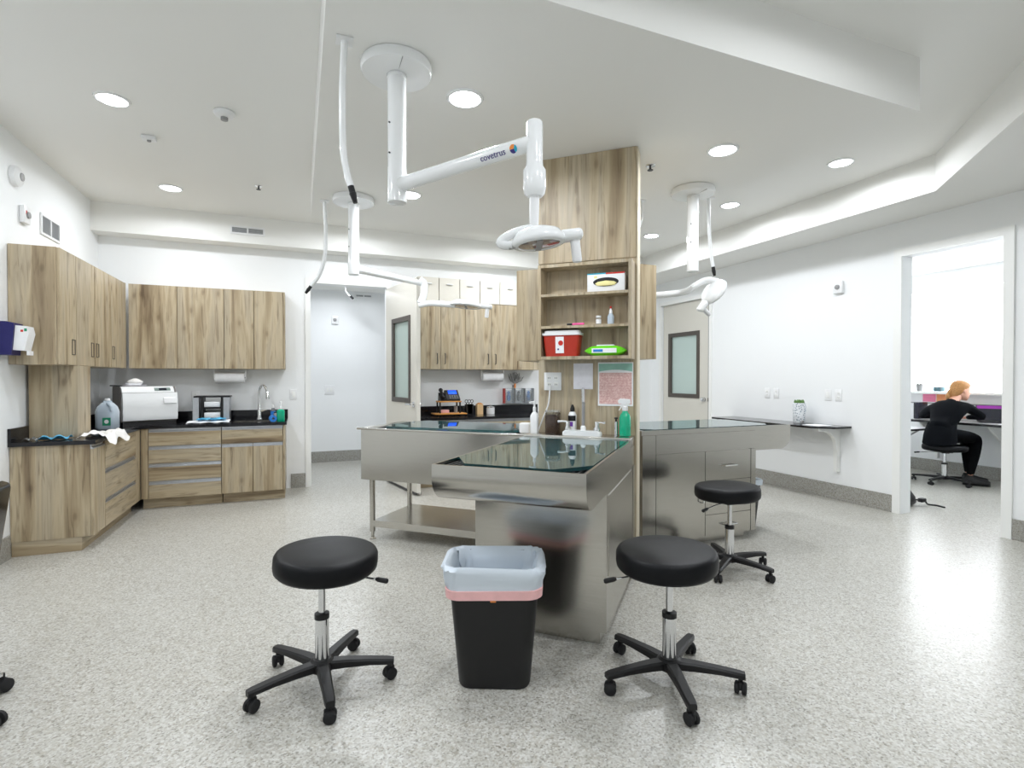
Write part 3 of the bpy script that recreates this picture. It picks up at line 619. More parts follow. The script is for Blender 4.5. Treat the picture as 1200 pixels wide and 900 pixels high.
wp('apron', MB().box(2.42, 3.385, fy0, Y0 - 0.0005, 0.722, 0.86), 'steel'); wp('stile', MB().box(X0, 2.417, fy0, fy1, 0.065, 0.86), 'steel'); wp('stile', MB().box(3.337, 3.385, fy0 - 0.002, fy1, 0.065, 0.718), 'steel')
dr = wp('door', MB().box(2.421, 2.874, fy0, fy1, 0.065, 0.716), 'steel')
def loop_pull(par, pts): wp('pull', MB().tube(pts, 0.006, 8), 'chrome', par)
loop_pull(dr, [(2.835, fy0 + 0.002, 0.33), (2.835, fy0 - 0.03, 0.335), (2.835, fy0 - 0.03, 0.445), (2.835, fy0 + 0.002, 0.45)])
for a, b in ((0.49, 0.716), (0.23, 0.486), (0.065, 0.226)):
    d = wp('drawer_front', MB().box(2.879, 3.333, fy0, fy1, a, b), 'steel'); z = (a + b) / 2
    loop_pull(d, [(3.04, fy0 + 0.002, z), (3.045, fy0 - 0.03, z), (3.165, fy0 - 0.03, z), (3.17, fy0 + 0.002, z)])
glass('glass_top', [(2.345, 3.30), (2.44, 3.215), (3.54, 3.215), (3.64, 3.32), (3.64, 3.74), (3.54, 3.83), (2.345, 3.83)], 0.8825, 0.8985, 'dark teal glass top lying on the right cabinet table', I4)
# ------------------------------------------------------------------ stools
def make_stool(name, label, loc, rot):
    t = thing(name, label, 'stool', loc, rot, 'round black stools on castors')
    part('seat', MB().lathe([(0.002, 0.475), (0.17, 0.475), (0.192, 0.480), (0.205, 0.494), (0.208, 0.515), (0.2065, 0.548), (0.200, 0.560), (0.182, 0.5655), (0.09, 0.568), (0.002, 0.569)], n=40), 'vinyl', t, ang=50)
    m = MB(); m.rbox(-0.085, 0.085, -0.06, 0.06, 0.455, 0.4745, 0.004); m.rbox(-0.045, 0.045, -0.035, 0.035, 0.44, 0.456, 0.004); part('seat_plate', m, 'black', t)
    part('gas_lift', MB().tube([(0, 0, 0.28), (0, 0, 0.441)], 0.0145, 16), 'chrome', t)
    m = MB(); m.lathe([(0.028, 0.095), (0.028, 0.283), (0.022, 0.286), (0.004, 0.286)], n=20); part('lift_sleeve', m, 'chrome', t)
    m = MB(); m.lathe([(0.030, 0.275), (0.030, 0.296), (0.02, 0.30), (0.004, 0.30)], n=20); part('collar', m, 'black', t)
    lv = part('lever', MB().tube(curve([(0.05, 0, 0.452), (0.14, 0, 0.45), (0.235, 0, 0.436)], 4), 0.004, 8), 'chrome', t)
    part('grip', MB().tube([(0.225, 0, 0.438), (0.235, 0, 0.436), (0.272, 0, 0.429), (0.278, 0, 0.428)], [0.006, 0.010, 0.011, 0.006], 10), 'black', lv)
    part('hub', MB().lathe([(0.044, 0.058), (0.05, 0.07), (0.05, 0.098), (0.036, 0.108), (0.004, 0.108)], n=20), 'black', t)
    for i in range(5):
        Mz = Matrix.Rotation(2 * math.pi * i / 5, 4, 'Z')
        secs = []
        for x, hw, zt, zb in ((0.03, 0.027, 0.100, 0.066), (0.10, 0.024, 0.101, 0.070), (0.20, 0.021, 0.096, 0.072), (0.275, 0.020, 0.090, 0.068), (0.295, 0.016, 0.087, 0.064)):
            secs.append([(x, -hw, zb), (x, hw, zb), (x, hw, zt - 0.007), (x, hw * 0.7, zt), (x, -hw * 0.7, zt), (x, -hw, zt - 0.007)])
        part('leg', MB().rings(secs).xf(Mz), 'black', t)
        m = MB(); cx = 0.278
        for s in (-1, 1): m.lathe([(0.002, 0), (0.018, 0), (0.0235, 0.004), (0.0235, 0.014), (0.018, 0.018), (0.002, 0.018)], n=16)
        k = MB()
        for s in (-1, 1):
            w = MB().lathe([(0.002, 0), (0.018, 0), (0.0245, 0.004), (0.0245, 0.015), (0.018, 0.019), (0.002, 0.019)], n=16)
            w.xf(Matrix.Translation((cx, s * 0.014 + 0.0095, 0.0248)) @ Matrix.Rotation(R(90), 4, 'X')); k.add(w.v, w.f)
        k.rbox(cx - 0.02, cx + 0.022, -0.006, 0.006, 0.022, 0.052, 0.004); k.tube([(cx, 0, 0.05), (cx, 0, 0.071)], 0.009, 8)
        ca = MB(); sp = Matrix.Translation((cx, 0, 0)) @ Matrix.Rotation(R(40 + 55 * i), 4, 'Z') @ Matrix.Translation((-cx, 0, 0))
        part('castor', k.xf(Mz @ sp), 'rubber', t)
    return t, lv
def child(o, n): return [c for c in o.children if c.name.split('.')[0] == n][0]
s0, lv = make_stool('stool', 'round black stool standing free on the left of the waste bin', (0.082, 2.335, 0), R(-14.5))
child(s0, 'lever').rotation_euler.z = R(-7)
child(s0, 'seat').rotation_euler = (R(1.5), R(2.5), 0)
for lab, loc, base, lev, sc in (('round black stool in front of the steel pedestal, right of the waste bin', (1.44, 1.80, 0), 32, 160, 1.0),
                           ('round black stool beside the drawers of the right table', (2.66, 2.71, 0), -4, 190, 1.0),
                           ('round black stool under the seated person in the office', (7.30, 3.98, 0), 40, 130, 0.83)):
    c = copy_tree(s0); c.location = loc; c.rotation_euler.z = R(base); c['label'] = lab
    child(c, 'lever').rotation_euler.z = R(lev - base); c.scale = (1.08 if sc < 1 else 1, 1.08 if sc < 1 else 1, sc)
    child(c, 'seat').rotation_euler = (0, 0, 0) if sc < 1 else (R(-1), R(-1.5), 0)
# black chair with chrome base at the left edge of the picture
t = thing('office_chair', 'black vinyl chair with a chrome base at the left edge', 'chair', (-1.275, 2.557, 0), R(-90))
part('seat', MB().rbox(-0.24, 0.24, -0.30, 0.10, 0.42, 0.50, 0.035, 3), 'blackgloss', t)
m = MB().rbox(-0.20, 0.20, -0.03, 0.03, 0.46, 0.84, 0.03, 3); m.xf(Matrix.Translation((0, 0.115, 0.03)) @ Matrix.Translation((0, 0, 0.5)) @ Matrix.Rotation(R(-8), 4, 'X') @ Matrix.Translation((0, 0, -0.5))); part('backrest', m, 'blackgloss', t)
part('post', MB().tube([(0, 0, 0.08), (0, 0, 0.425)], 0.025, 14), 'chrome', t)
for i in range(5):
    a = R(72 * i); ca, sa = math.cos(a), math.sin(a)
    part('leg', MB().tube(curve([(0.02 * ca, 0.02 * sa, 0.12), (0.14 * ca, 0.14 * sa, 0.105), (0.24 * ca, 0.24 * sa, 0.07)], 5), [0.020] * 10 + [0.013], 10), 'chrome', t)
    k = MB()
    for s in (-1, 1):
        w = MB().lathe([(0.002, 0), (0.02, 0), (0.027, 0.004), (0.027, 0.016), (0.02, 0.02), (0.002, 0.02)], n=16); w.xf(Matrix.Translation((0.25, s * 0.014 + 0.01, 0.0275)) @ Matrix.Rotation(R(90), 4, 'X')); k.add(w.v, w.f)
    k.tube([(0.245, 0, 0.03), (0.245, 0, 0.075)], 0.010, 8); part('castor', k.xf(Matrix.Rotation(a, 4, 'Z')), 'rubber', t)
# ------------------------------------------------------------------ waste bins
def rrect(w, d, r, n=5):
    out = []
    for cx, cy, a0 in ((w / 2 - r, d / 2 - r, 0), (-w / 2 + r, d / 2 - r, 90), (-w / 2 + r, -d / 2 + r, 180), (w / 2 - r, -d / 2 + r, 270)):
        for i in range(n + 1): a = R(a0 + 90 * i / n); out.append((cx + r * math.cos(a), cy + r * math.sin(a)))
    return out
def bin_(loc, rot, W0, D0, W1, D1, H, label, liner=True):
    t = thing('waste_bin', label, 'waste bin', loc, rot)
    rg = [[(x, y, 0.001) for x, y in rrect(W0, D0, 0.05)], [(x, y, 0.012) for x, y in rrect(W0 + 0.01, D0 + 0.01, 0.055)], [(x, y, H) for x, y in rrect(W1, D1, 0.06)],
          [(x, y, H) for x, y in rrect(W1 - 0.008, D1 - 0.008, 0.056)], [(x, y, 0.02) for x, y in rrect(W0 - 0.006, D0 - 0.006, 0.05)]]
    part('bucket', MB().rings(rg), 'black', t)
    rim = [[(x, y, z) for x, y in rrect(W1 + g, D1 + g, 0.062)] for g, z in ((0.002, H - 0.02), (0.014, H - 0.015), (0.014, H + 0.001), (0.0, H + 0.004), (-0.01, H + 0.002))]
    part('rim', MB().rings(rim, closed=True), 'black', t)
    if liner:
        rnd = random.Random(3); rg = []
        for g, z, j in ((0.010, H - 0.088, 0.005), (0.016, H - 0.072, 0.007), (0.020, H - 0.055, 0.009), (0.030, H - 0.036, 0.010), (0.036, H - 0.016, 0.010), (0.044, H + 0.003, 0.012), (0.024, H + 0.015, 0.008), (-0.012, H + 0.006, 0.006), (-0.035, H - 0.04, 0.018), (-0.05, H - 0.09, 0.02), (-0.065, H - 0.15, 0.02), (-0.085, H - 0.26, 0.02)):
            rg.append([(x + rnd.uniform(-j, j) * 0.6, y + rnd.uniform(-j, j) * 0.6, z + rnd.uniform(-j, j) * 0.4) for x, y in rrect(W1 + g, D1 + g, 0.065, 9)])
        part('liner_bag', MB().rings(rg, False, True), 'liner', t, ang=60)
        rg = [[(x, y, z + 0.02 * x) for x, y in rrect(W1 + g, D1 + g, 0.062, 8)] for g, z in ((0.0085, H - 0.118), (0.015, H - 0.116), (0.020, H - 0.080), (0.011, H - 0.078))]
        part('drawstring_band', MB().rings(rg, closed=True), 'pinkband', t)
    return t
b = bin_((0.775, 2.115, 0), R(-24), 0.29, 0.20, 0.385, 0.27, 0.50, 'black waste bin with a translucent bag and pink band before the steel pedestal')
part('pull_tab', MB().rbox(-0.012, 0.012, -0.135, -0.128, 0.372, 0.384, 0.003), 'orange', b)
bin_((3.56, 3.52, 0), R(0), 0.20, 0.22, 0.27, 0.29, 0.40, 'black waste bin tucked behind the right steel table', False)
b = [o for o in col.objects if o.name == 'waste_bin.001'][0]
rg = [[(x, y, z) for x, y in rrect(0.27 + g, 0.29 + g, 0.062, 8)] for g, z in ((0.018, 0.365), (0.022, 0.40), (0.01, 0.412), (-0.02, 0.406), (-0.03, 0.34))]
part('liner_bag', MB().rings(rg, False, False), 'liner', b, ang=60)
# ------------------------------------------------------------------ surgical lamps
def tilt_to(p, axis_from, axis_to):
    q = Vector(axis_from).rotation_difference(Vector(axis_to)); return Matrix.Translation(p) @ q.to_matrix().to_4x4()
def lamp_head(t, c, n, fwd, s=1.0):
    """flat head at c facing n; fwd points to the handle pod"""
    n = Vector(n).normalized(); f = Vector(fwd); f = (f - n * f.dot(n)).normalized(); g = n.cross(f)
    M = Matrix(((f.x, g.x, n.x, c[0]), (f.y, g.y, n.y, c[1]), (f.z, g.z, n.z, c[2]), (0, 0, 0, 1)))
    h = part('lamp_head', MB().lathe([(0.002, -0.05), (0.06, -0.048), (0.10, -0.034), (0.122, -0.008), (0.124, 0.008), (0.116, 0.016), (0.098, 0.017), (0.094, 0.010), (0.002, 0.010)], n=32, sx=1.08 * s, sy=0.98 * s).xf(M), 'enamel', t, True, ang=50)
    part('lens', MB().lathe([(0.093, 0.0105), (0.093, 0.014), (0.05, 0.0175), (0.002, 0.018)], n=32, sx=1.08 * s, sy=0.98 * s).xf(M), 'smoked', h, True)
    part('lens_bar', MB().box(-0.012, 0.012, -0.085 * s, 0.085 * s, 0.012, 0.019).xf(M), 'plastic_grey', h, True)
    part('handle_pod', MB().rbox(0.10 * s, 0.215 * s, -0.035, 0.035, -0.028, 0.014, 0.016, 3).xf(M), 'enamel', t, True)
    part('grip', MB().lathe([(0.019, 0.012), (0.019, 0.09), (0.016, 0.098), (0.003, 0.10)], (0.175 * s, 0, 0), 16).xf(M), 'white', t, True)
    return M
def pole_set(t, x, y, zb, r=0.043, pr=0.165):
    part('ceiling_plate', MB().lathe([(pr * 0.98, HD - 0.002), (pr, HD - 0.01), (pr, HD - 0.035), (pr * 0.96, HD - 0.045), (0.06, HD - 0.05), (0.002, HD - 0.05)], (x, y, 0), 40), 'enamel', t, True)
    part('plate_seam', MB().box(x - 0.001, x + 0.001, y - pr * 0.93, y - 0.06, HD - 0.0502, HD - 0.045), 'plastic_grey', t, True)
    p = part('pole', MB().lathe([(r, HD - 0.05), (r * 1.08, HD - 0.052), (r * 1.08, HD - 0.065), (r, HD - 0.068), (r, zb + 0.16), (r * 1.03, zb + 0.158), (r * 1.03, zb), (r * 0.9, zb - 0.003), (0.002, zb - 0.003)], (x, y, 0), 28), 'enamel', t, True)
    for z in (zb + 0.22, zb + 0.36): part('screw', MB().disc_on((x - r * 0.85, y - r * 0.55, z), (-0.8, -0.6, 0), 0.004, 0.006, 8), 'darksteel', p, True)
g = 'white surgical lamps hung from the dropped ceiling'
# lamp 1 (front)
L1 = thing('surgical_lamp', 'large white surgical lamp nearest the camera with lettering on its arm', 'surgical lamp', (0.428, 2.509, HD), 0, g)
pole_set(L1, 0.428, 2.509, 2.105)
a, b = Vector((0.43, 2.505, 2.185)), Vector((0.845, 1.875, 2.195))
arm = part('arm', MB().tube([a, b], [0.032, 0.030], 20), 'enamel', L1, True)
d = (b - a).normalized(); sd = Vector((-0.76, -0.65, 0)) ; sd = (sd - d * sd.dot(d)).normalized()
upv = sd.cross(-d) if sd.cross(-d).z > 0 else sd.cross(d)
# lettering lies on the camera side of the arm, reading from the pole outwards
tx = text_mb('covetrus', 0.036)
rd = d; nrm = rd.cross(Vector((0, 0, 1))).normalized()
camside = (Vector((0, 0, 1.28)) - (a + b) / 2); camside = (camside - d * camside.dot(d)).normalized()
upt = camside.cross(rd); upt = upt if upt.z > 0 else -upt
def on_arm(mb, along):
    ctr = a + d * along + camside * 0.0315
    M = Matrix(((rd.x, upt.x, camside.x, ctr.x), (rd.y, upt.y, camside.y, ctr.y), (rd.z, upt.z, camside.z, ctr.z), (0, 0, 0, 1))); return mb.xf(M)
LEN = (b - a).length
part('lettering', on_arm(tx, LEN * 0.765), 'logo_navy', arm, True)
def blade(a0, a1, r):
    return MB().prism([(0.002, 0)] + [(r * math.cos(R(a0 + (a1 - a0) * i / 6)), r * math.sin(R(a0 + (a1 - a0) * i / 6))) for i in range(7)], 0, 0.001)
for a0, a1, mt in ((60, 175, 'orange'), (-60, 55, 'cyan'), (180, 295, 'logo_navy')): part('emblem', on_arm(blade(a0, a1, 0.017), LEN * 0.90), mt, arm, True)
x, y = 0.849, 1.872
part('joint', MB().lathe([(0.002, 2.275), (0.028, 2.275), (0.032, 2.268), (0.032, 2.12), (0.034, 2.10), (0.044, 2.085), (0.045, 2.02), (0.040, 1.995), (0.03, 1.985), (0.002, 1.985)], (x, y, 0), 28), 'enamel', L1, True)
part('drop_tube', MB().tube([(x, y, 1.99), (x - 0.002, y, 1.85)], [0.019, 0.017], 16), 'white', L1, True)
part('yoke', MB().tube(curve([(0.847, 1.871, 1.862), (0.80, 1.886, 1.853), (0.745, 1.905, 1.828), (0.722, 1.914, 1.806), (0.735, 1.908, 1.795), (0.765, 1.897, 1.795)], 6), 0.0165, 14), 'enamel', L1, True)
part('pivot', MB().tube([(0.752, 1.902, 1.79), (0.775, 1.894, 1.794)], 0.014, 12), 'plastic_grey', L1, True)
lamp_head(L1, (0.862, 1.862, 1.812), (0.10, -0.06, -1.0), (0.93, -0.37, 0.10), 0.80)
# lamp 2 (left, behind)
L2 = thing('surgical_lamp', 'white surgical lamp over the left tub table', 'surgical lamp', (0.412, 4.48, HD), 0, g)
pole_set(L2, 0.412, 4.48, 2.125)
part('arm', MB().tube([(0.43, 4.49, 2.175), (1.06, 4.93, 2.175)], [0.032, 0.026], 18), 'enamel', L2, True)
part('joint', MB().tube(curve([(1.05, 4.92, 2.205), (1.09, 4.925, 2.17), (1.085, 4.92, 2.06), (1.055, 4.925, 1.985)], 5), 0.034, 16), 'enamel', L2, True)
part('forearm', MB().tube(curve([(1.04, 4.93, 1.965), (1.15, 4.89, 1.985), (1.36, 4.80, 1.968)], 5), 0.028, 16), 'enamel', L2, True)
lamp_head(L2, (1.455, 4.765, 1.965), (-0.10, 0.0, -1), (0.93, -0.37, -0.22), 1.15)
# lamp 3 (right)
L3 = thing('surgical_lamp', 'white ceiling lamp pole right of the column with its arm pointing away', 'surgical lamp', (2.847, 3.293, HD), 0, g)
pole_set(L3, 2.847, 3.293, 2.112)
part('arm', MB().tube([(2.86, 3.31, 2.245), (3.12, 3.615, 2.245)], [0.032, 0.028], 18), 'enamel', L3, True)
part('arm_cap', MB().lathe([(0.002, 2.28), (0.03, 2.28), (0.032, 2.275), (0.032, 2.215), (0.002, 2.21)], (3.13, 3.625, 0), 20), 'enamel', L3, True)
L4 = thing('surgical_lamp', 'white lamp arm and tilted head reaching out from behind the column', 'surgical lamp', (2.20, 4.15, HD), 0, g)
pole_set(L4, 2.20, 4.15, 2.112)
part('arm', MB().tube([(2.215, 4.14, 2.17), (2.50, 3.84, 2.17)], [0.032, 0.028], 18), 'enamel', L4, True)
part('joint', MB().lathe([(0.002, 2.21), (0.034, 2.21), (0.036, 2.2), (0.036, 1.94), (0.002, 1.93)], (2.50, 3.84, 0), 20), 'enamel', L4, True)
part('forearm', MB().tube(curve([(2.51, 3.83, 1.955), (2.696, 3.66, 1.965), (2.92, 3.50, 1.985), (3.00, 3.46, 2.03), (3.09, 3.42, 2.082), (3.19, 3.39, 2.075)], 6), 0.026, 14), 'enamel', L4, True)
lamp_head(L4, (3.145, 3.385, 1.985), (0.80, 0.055, -0.52), (-0.556, 0.224, -0.8), 0.92)
# hoses hanging from the ceiling
def hose(pts, tip, label):
    t = thing('gas_hose', label, 'hose', (pts[0][0], pts[0][1], HD), 0, 'white hoses hanging from the dropped ceiling')
    part('ceiling_plate', MB().rbox(pts[0][0] - 0.035, pts[0][0] + 0.035, pts[0][1] - 0.035, pts[0][1] + 0.035, HD - 0.008, HD - 0.001, 0.002), 'white', t, True)
    part('tube', MB().tube(curve(pts, 6), 0.0145, 12), 'enamel', t, True)
    e = Vector(pts[-1]); d = (e - Vector(pts[-2])).normalized()
    part('nozzle', MB().tube([e, e + d * 0.03, e + d * 0.032, e + d * 0.075], [0.014, 0.014, 0.016, 0.010], 12), 'darksteel' if tip else 'black', t, True)
hose([(0.186, 2.41, HD - 0.006), (0.178, 2.425, 2.55), (0.180, 2.43, 2.30), (0.195, 2.43, 2.19), (0.212, 2.425, 2.125)], False, 'white hose with a dark nozzle left of the front lamp')
hose([(0.195, 4.65, HD - 0.006), (0.205, 4.65, 2.50), (0.195, 4.65, 2.28), (0.15, 4.665, 2.13), (0.09, 4.69, 2.045)], False, 'white curved hose in front of the back doorway')
hose([(3.10, 3.40, HD - 0.006), (3.105, 3.40, 2.50), (3.125, 3.395, 2.28), (3.14, 3.39, 2.19)], False, 'short straight hose right of the right lamp pole')
hose([(2.62, 3.66, HD - 0.006), (2.625, 3.66, 2.66), (2.63, 3.66, 2.60), (2.60, 3.66, 2.52)], False, 'short hose beside the column edge')
# ------------------------------------------------------------------ things on the column shelves
ZS1, ZS2, ZS3 = 1.8215, 1.6165, 1.4205
t = ith('glove_box', 'white glove box with an oval opening on the top shelf', 'box', -0.175, -0.08, ZS1)
part('carton', MB().rbox(-0.118, 0.118, -0.045, 0.045, 0, 0.118, 0.003), 'white', t)
def front_disc(rx, rz, cz, y0, y1): return MB().prism([(rx * math.cos(2 * math.pi * i / 28), cz + rz * math.sin(2 * math.pi * i / 28)) for i in range(28)], y0, y1, 'y')
part('opening', front_disc(0.08, 0.028, 0.06, -0.0465, -0.045), 'black', t)
part('glove', MB().lathe([(0.002, -0.018), (0.055, -0.014), (0.068, 0.0), (0.05, 0.010), (0.002, 0.016)], (0, -0.048, 0.052), 20, 1, 0.12), 'cream', t)
part('stripe', MB().box(-0.118, 0.0, -0.0462, -0.0448, 0.110, 0.117), 'cyan', t); part('stripe', MB().box(0.0, 0.117, -0.0462, -0.0448, 0.108, 0.117), 'redtip', t); part('sticker', MB().box(-0.075, -0.055, -0.0462, -0.0448, 0.085, 0.1), 'cream', t)
def bottle(t, prof, mat, cap=None, capm='black'):
    part('body', MB().lathe(prof, n=20), mat, t, ang=50)
    if cap: part('cap', MB().lathe(cap, n=16), capm, t)
t = ith('vial', 'small white capped vial on the middle shelf', 'vial', -0.225, -0.10, ZS2)
bottle(t, [(0.002, 0), (0.016, 0.001), (0.016, 0.038), (0.012, 0.044), (0.002, 0.044)], 'clearplastic', [(0.014, 0.044), (0.016, 0.046), (0.016, 0.058), (0.002, 0.059)], 'white')
part('label_wrap', MB().rings([[(0.0165 * math.cos(2 * math.pi * j / 20), 0.0165 * math.sin(2 * math.pi * j / 20), z) for j in range(20)] for z in (0.008, 0.034)], False, False), 'paper', t)
t = ith('dropper_bottle', 'clear dropper bottle with a red tip on the middle shelf', 'bottle', -0.15, -0.09, ZS2)
bottle(t, [(0.002, 0), (0.020, 0.001), (0.021, 0.05), (0.014, 0.066), (0.010, 0.07), (0.002, 0.07)], 'waterjug', [(0.011, 0.07), (0.010, 0.085), (0.004, 0.105), (0.002, 0.105)], 'white')
part('tip', MB().lathe([(0.007, 0.102), (0.006, 0.115), (0.002, 0.117)], n=12), 'redtip', t)
t = ith('marker_pen', 'pink marker pen with a black cap on the middle shelf', 'pen', -0.36, -0.115, ZS2, rot=R(0))
part('barrel', MB().tube([(-0.03, 0, 0.0085), (0.045, 0, 0.0085)], 0.008, 12), 'pink', t); part('cap', MB().tube([(-0.066, 0, 0.0085), (-0.03, 0, 0.0085)], [0.007, 0.0083], 12), 'black', t)
t = ith('sharps_container', 'red sharps container with a white lid on the bottom shelf', 'container', -0.462, -0.088, ZS3)
rg = [[(x, y, z) for x, y in rrect(w, d, 0.02)] for w, d, z in ((0.215, 0.085, 0.0005), (0.245, 0.105, 0.135))]
part('tub', MB().rings(rg), 'red', t)
m = MB().rings([[(x, y, z) for x, y in rrect(w, d, 0.02)] for w, d, z in ((0.255, 0.115, 0.135), (0.258, 0.118, 0.150), (0.235, 0.09, 0.152), (0.23, 0.085, 0.166))]); part('lid', m, 'white', t)
part('label_plate', MB().add([(-0.035, -0.047, 0.02), (0.02, -0.047, 0.02), (0.02, -0.0545, 0.125), (-0.035, -0.0545, 0.125), (-0.035, -0.044, 0.02), (0.02, -0.044, 0.02), (0.02, -0.05, 0.125), (-0.035, -0.05, 0.125)], [(0, 1, 2, 3), (7, 6, 5, 4), (0, 4, 5, 1), (1, 5, 6, 2), (2, 6, 7, 3), (3, 7, 4, 0)]), 'paper', t)
m = front_disc(0.016, 0.016, 0.085, -0.054, -0.051); part('hazard_mark', m, 'redtip', t); part('hazard_text', MB().box(-0.022, -0.012, -0.0508, -0.048, 0.04, 0.05), 'logo_navy', t)
t = ith('wipes_pack', 'bright green pack of wipes on the bottom shelf', 'pack', -0.18, -0.09, ZS3)
rg = []
for i in range(13):
    x = -0.13 + 0.26 * i / 12; k = max(0.12, 1 - abs(x / 0.13) ** 5)
    rg.append([(x, yy * (0.55 + 0.45 * k), 0.032 + zz * k) for yy, zz in ((-0.05, -0.018), (-0.035, -0.031), (0.035, -0.031), (0.05, -0.018), (0.05, 0.015), (0.035, 0.03), (-0.035, 0.03), (-0.05, 0.015))])
part('wrapper', MB().rings(rg), 'wipegreen', t); part('lid', MB().rbox(-0.055, 0.055, -0.03, 0.03, 0.058, 0.07, 0.004), 'lilac', t); part('label_plate', MB().box(-0.08, 0.075, -0.0525, -0.0495, 0.018, 0.046), 'paper', t); part('label_print', MB().rbox(-0.07, -0.01, -0.054, -0.0515, 0.024, 0.04, 0.001), 'blue', t)
# on the column face
t = ith('wall_outlet', 'white double outlet plate with a cord on the column', 'outlet', -0.555, -0.0008, 1.258)
part('cover_plate', MB().rbox(-0.06, 0.06, -0.007, 0, -0.06, 0.06, 0.003), 'white', t)
for dx in (-0.024, 0.024):
    for dz in (-0.022, 0.022):
        r = part('receptacle', MB().rbox(dx - 0.016, dx + 0.016, -0.009, -0.006, dz - 0.015, dz + 0.015, 0.002), 'trimwhite', t); m = MB(); m.box(dx - 0.007, dx - 0.004, -0.0095, -0.0085, dz - 0.004, dz + 0.006); m.box(dx + 0.004, dx + 0.007, -0.0095, -0.0085, dz - 0.004, dz + 0.006); part('slots', m, 'black', r)
part('cord', MB().tube(curve([(-0.01, -0.012, -0.03), (-0.012, -0.03, -0.06), (-0.02, -0.035, -0.15), (-0.05, -0.04, -0.23), (-0.075, -0.05, -0.30), (-0.085, -0.06, -0.335)], 5), 0.005, 8), 'white', t)
ctr = IM @ Vector((-0.347, -0.004, 1.29))
solo('blank_sheet', iworld(MB().box(-0.412, -0.282, -0.0035, -0.0008, 1.207, 1.377)), 'lilac', 'blank white sheet on the column above the faucet', 'paper')
t = ith('poster', 'laminated pink and green information sheet on the column', 'poster', -0.135, -0.001, 1.10)
part('sheet', MB().box(-0.113, 0.113, -0.003, 0, 0, 0.282), 'paper', t); part('print_block', MB().box(-0.104, 0.104, -0.0038, -0.003, 0.012, 0.215), 'poster', t)
plain('header_green', (150, 198, 184), 0.5)
part('header', MB().prism([(-0.108, 0.235)] + [(-0.108 + 0.216 * i / 10, 0.222 + 0.012 * math.sin(math.pi * i / 10)) for i in range(11)] + [(0.108, 0.235), (0.108, 0.274), (-0.108, 0.274)], -0.0039, -0.003, 'y'), 'header_green', t)
# --- on the ledge of the front table
LZ = 0.9155
t = ith('faucet', 'chrome faucet with a tall grey hose riser and two lever handles on the ledge', 'faucet', -0.325, -0.122, LZ)
m = MB().rings([[(x, y, z) for x, y in rrect(w, 0.075, 0.02)] for w, z in ((0.25, 0.0), (0.248, 0.02), (0.22, 0.032))]); part('base_plate', m, 'enamel', t)
for sx in (-1, 1):
    h = part('handle', MB().lathe([(0.02, 0.03), (0.022, 0.045), (0.014, 0.06), (0.016, 0.08), (0.012, 0.09), (0.002, 0.092)], (sx * 0.095, 0, 0), 14), 'chrome', t)
    part('lever', MB().tube([(sx * 0.095, 0, 0.084), (sx * 0.125, -0.02, 0.088), (sx * 0.15, -0.035, 0.086)], [0.006, 0.006, 0.008], 8), 'white' if sx < 0 else 'chrome', h)
r = part('riser', MB().tube([(0, 0.03, 0.03), (0, 0.035, 0.20), (0, 0.03, 0.255)], 0.0105, 12), 'plastic_grey', t); part('collar', MB().lathe([(0.018, 0.03), (0.018, 0.05), (0.01, 0.06)], (0, 0.03, 0), 12), 'enamel', r)
part('nozzle', MB().tube([(0, 0.03, 0.21), (0, 0.027, 0.285), (0, 0.02, 0.30)], [0.012, 0.012, 0.007], 12), 'chrome', t)
t = ith('treat_jar', 'clear jar filled with brown treats on the ledge', 'jar', -0.53, -0.085, LZ)
part('glass_body', MB().rings([[(x, y, z) for x, y in rrect(w, w, 0.018)] for w, z in ((0.084, 0), (0.088, 0.006), (0.088, 0.135), (0.08, 0.142))]), 'glassclear', t)
rg = [[(x, y, z) for x, y in rrect(w, w, 0.016)] for w, z in ((0.078, 0.003), (0.082, 0.008), (0.082, 0.105), (0.07, 0.118))]; part('treats', MB().rings(rg), 'treats', t)['kind'] = 'stuff'
part('lid', MB().rings([[(x, y, z) for x, y in rrect(w, w, 0.018)] for w, z in ((0.086, 0.1425), (0.09, 0.146), (0.088, 0.155))]), 'clearplastic', t)
t = ith('squeeze_bottle', 'white bottle with a black nozzle and purple mark on the ledge', 'bottle', -0.408, -0.045, LZ)
bottle(t, [(0.002, 0), (0.027, 0.001), (0.028, 0.12), (0.02, 0.14), (0.014, 0.145), (0.002, 0.145)], 'white', [(0.015, 0.145), (0.015, 0.165), (0.006, 0.19), (0.002, 0.192)])
def wrapband(r, z0, z1, a0, a1, n=14): # a curved sticker, facing -y
    A = [R(a0 + (a1 - a0) * i / n) for i in range(n + 1)]
    m = MB(); m.add([(r * math.cos(a), r * math.sin(a), z) for z in (z0, z1) for a in A], [(i, i + 1, n + 2 + i, n + 1 + i) for i in range(n)]); return m
part('label_wrap', wrapband(0.0288, 0.085, 0.12, 190, 330), 'black', t); part('label_mark', wrapband(0.0288, 0.05, 0.08, 220, 290), 'purple', t)
t = ith('soap_cylinder', 'chrome soap dispenser cylinder beside the green spray bottle', 'dispenser', -0.118, -0.075, LZ)
bottle(t, [(0.002, 0), (0.014, 0.0), (0.014, 0.012), (0.011, 0.014), (0.011, 0.09), (0.002, 0.092)], 'chrome', [(0.006, 0.09), (0.006, 0.105), (0.012, 0.108), (0.012, 0.116), (0.002, 0.118)], 'darksteel')
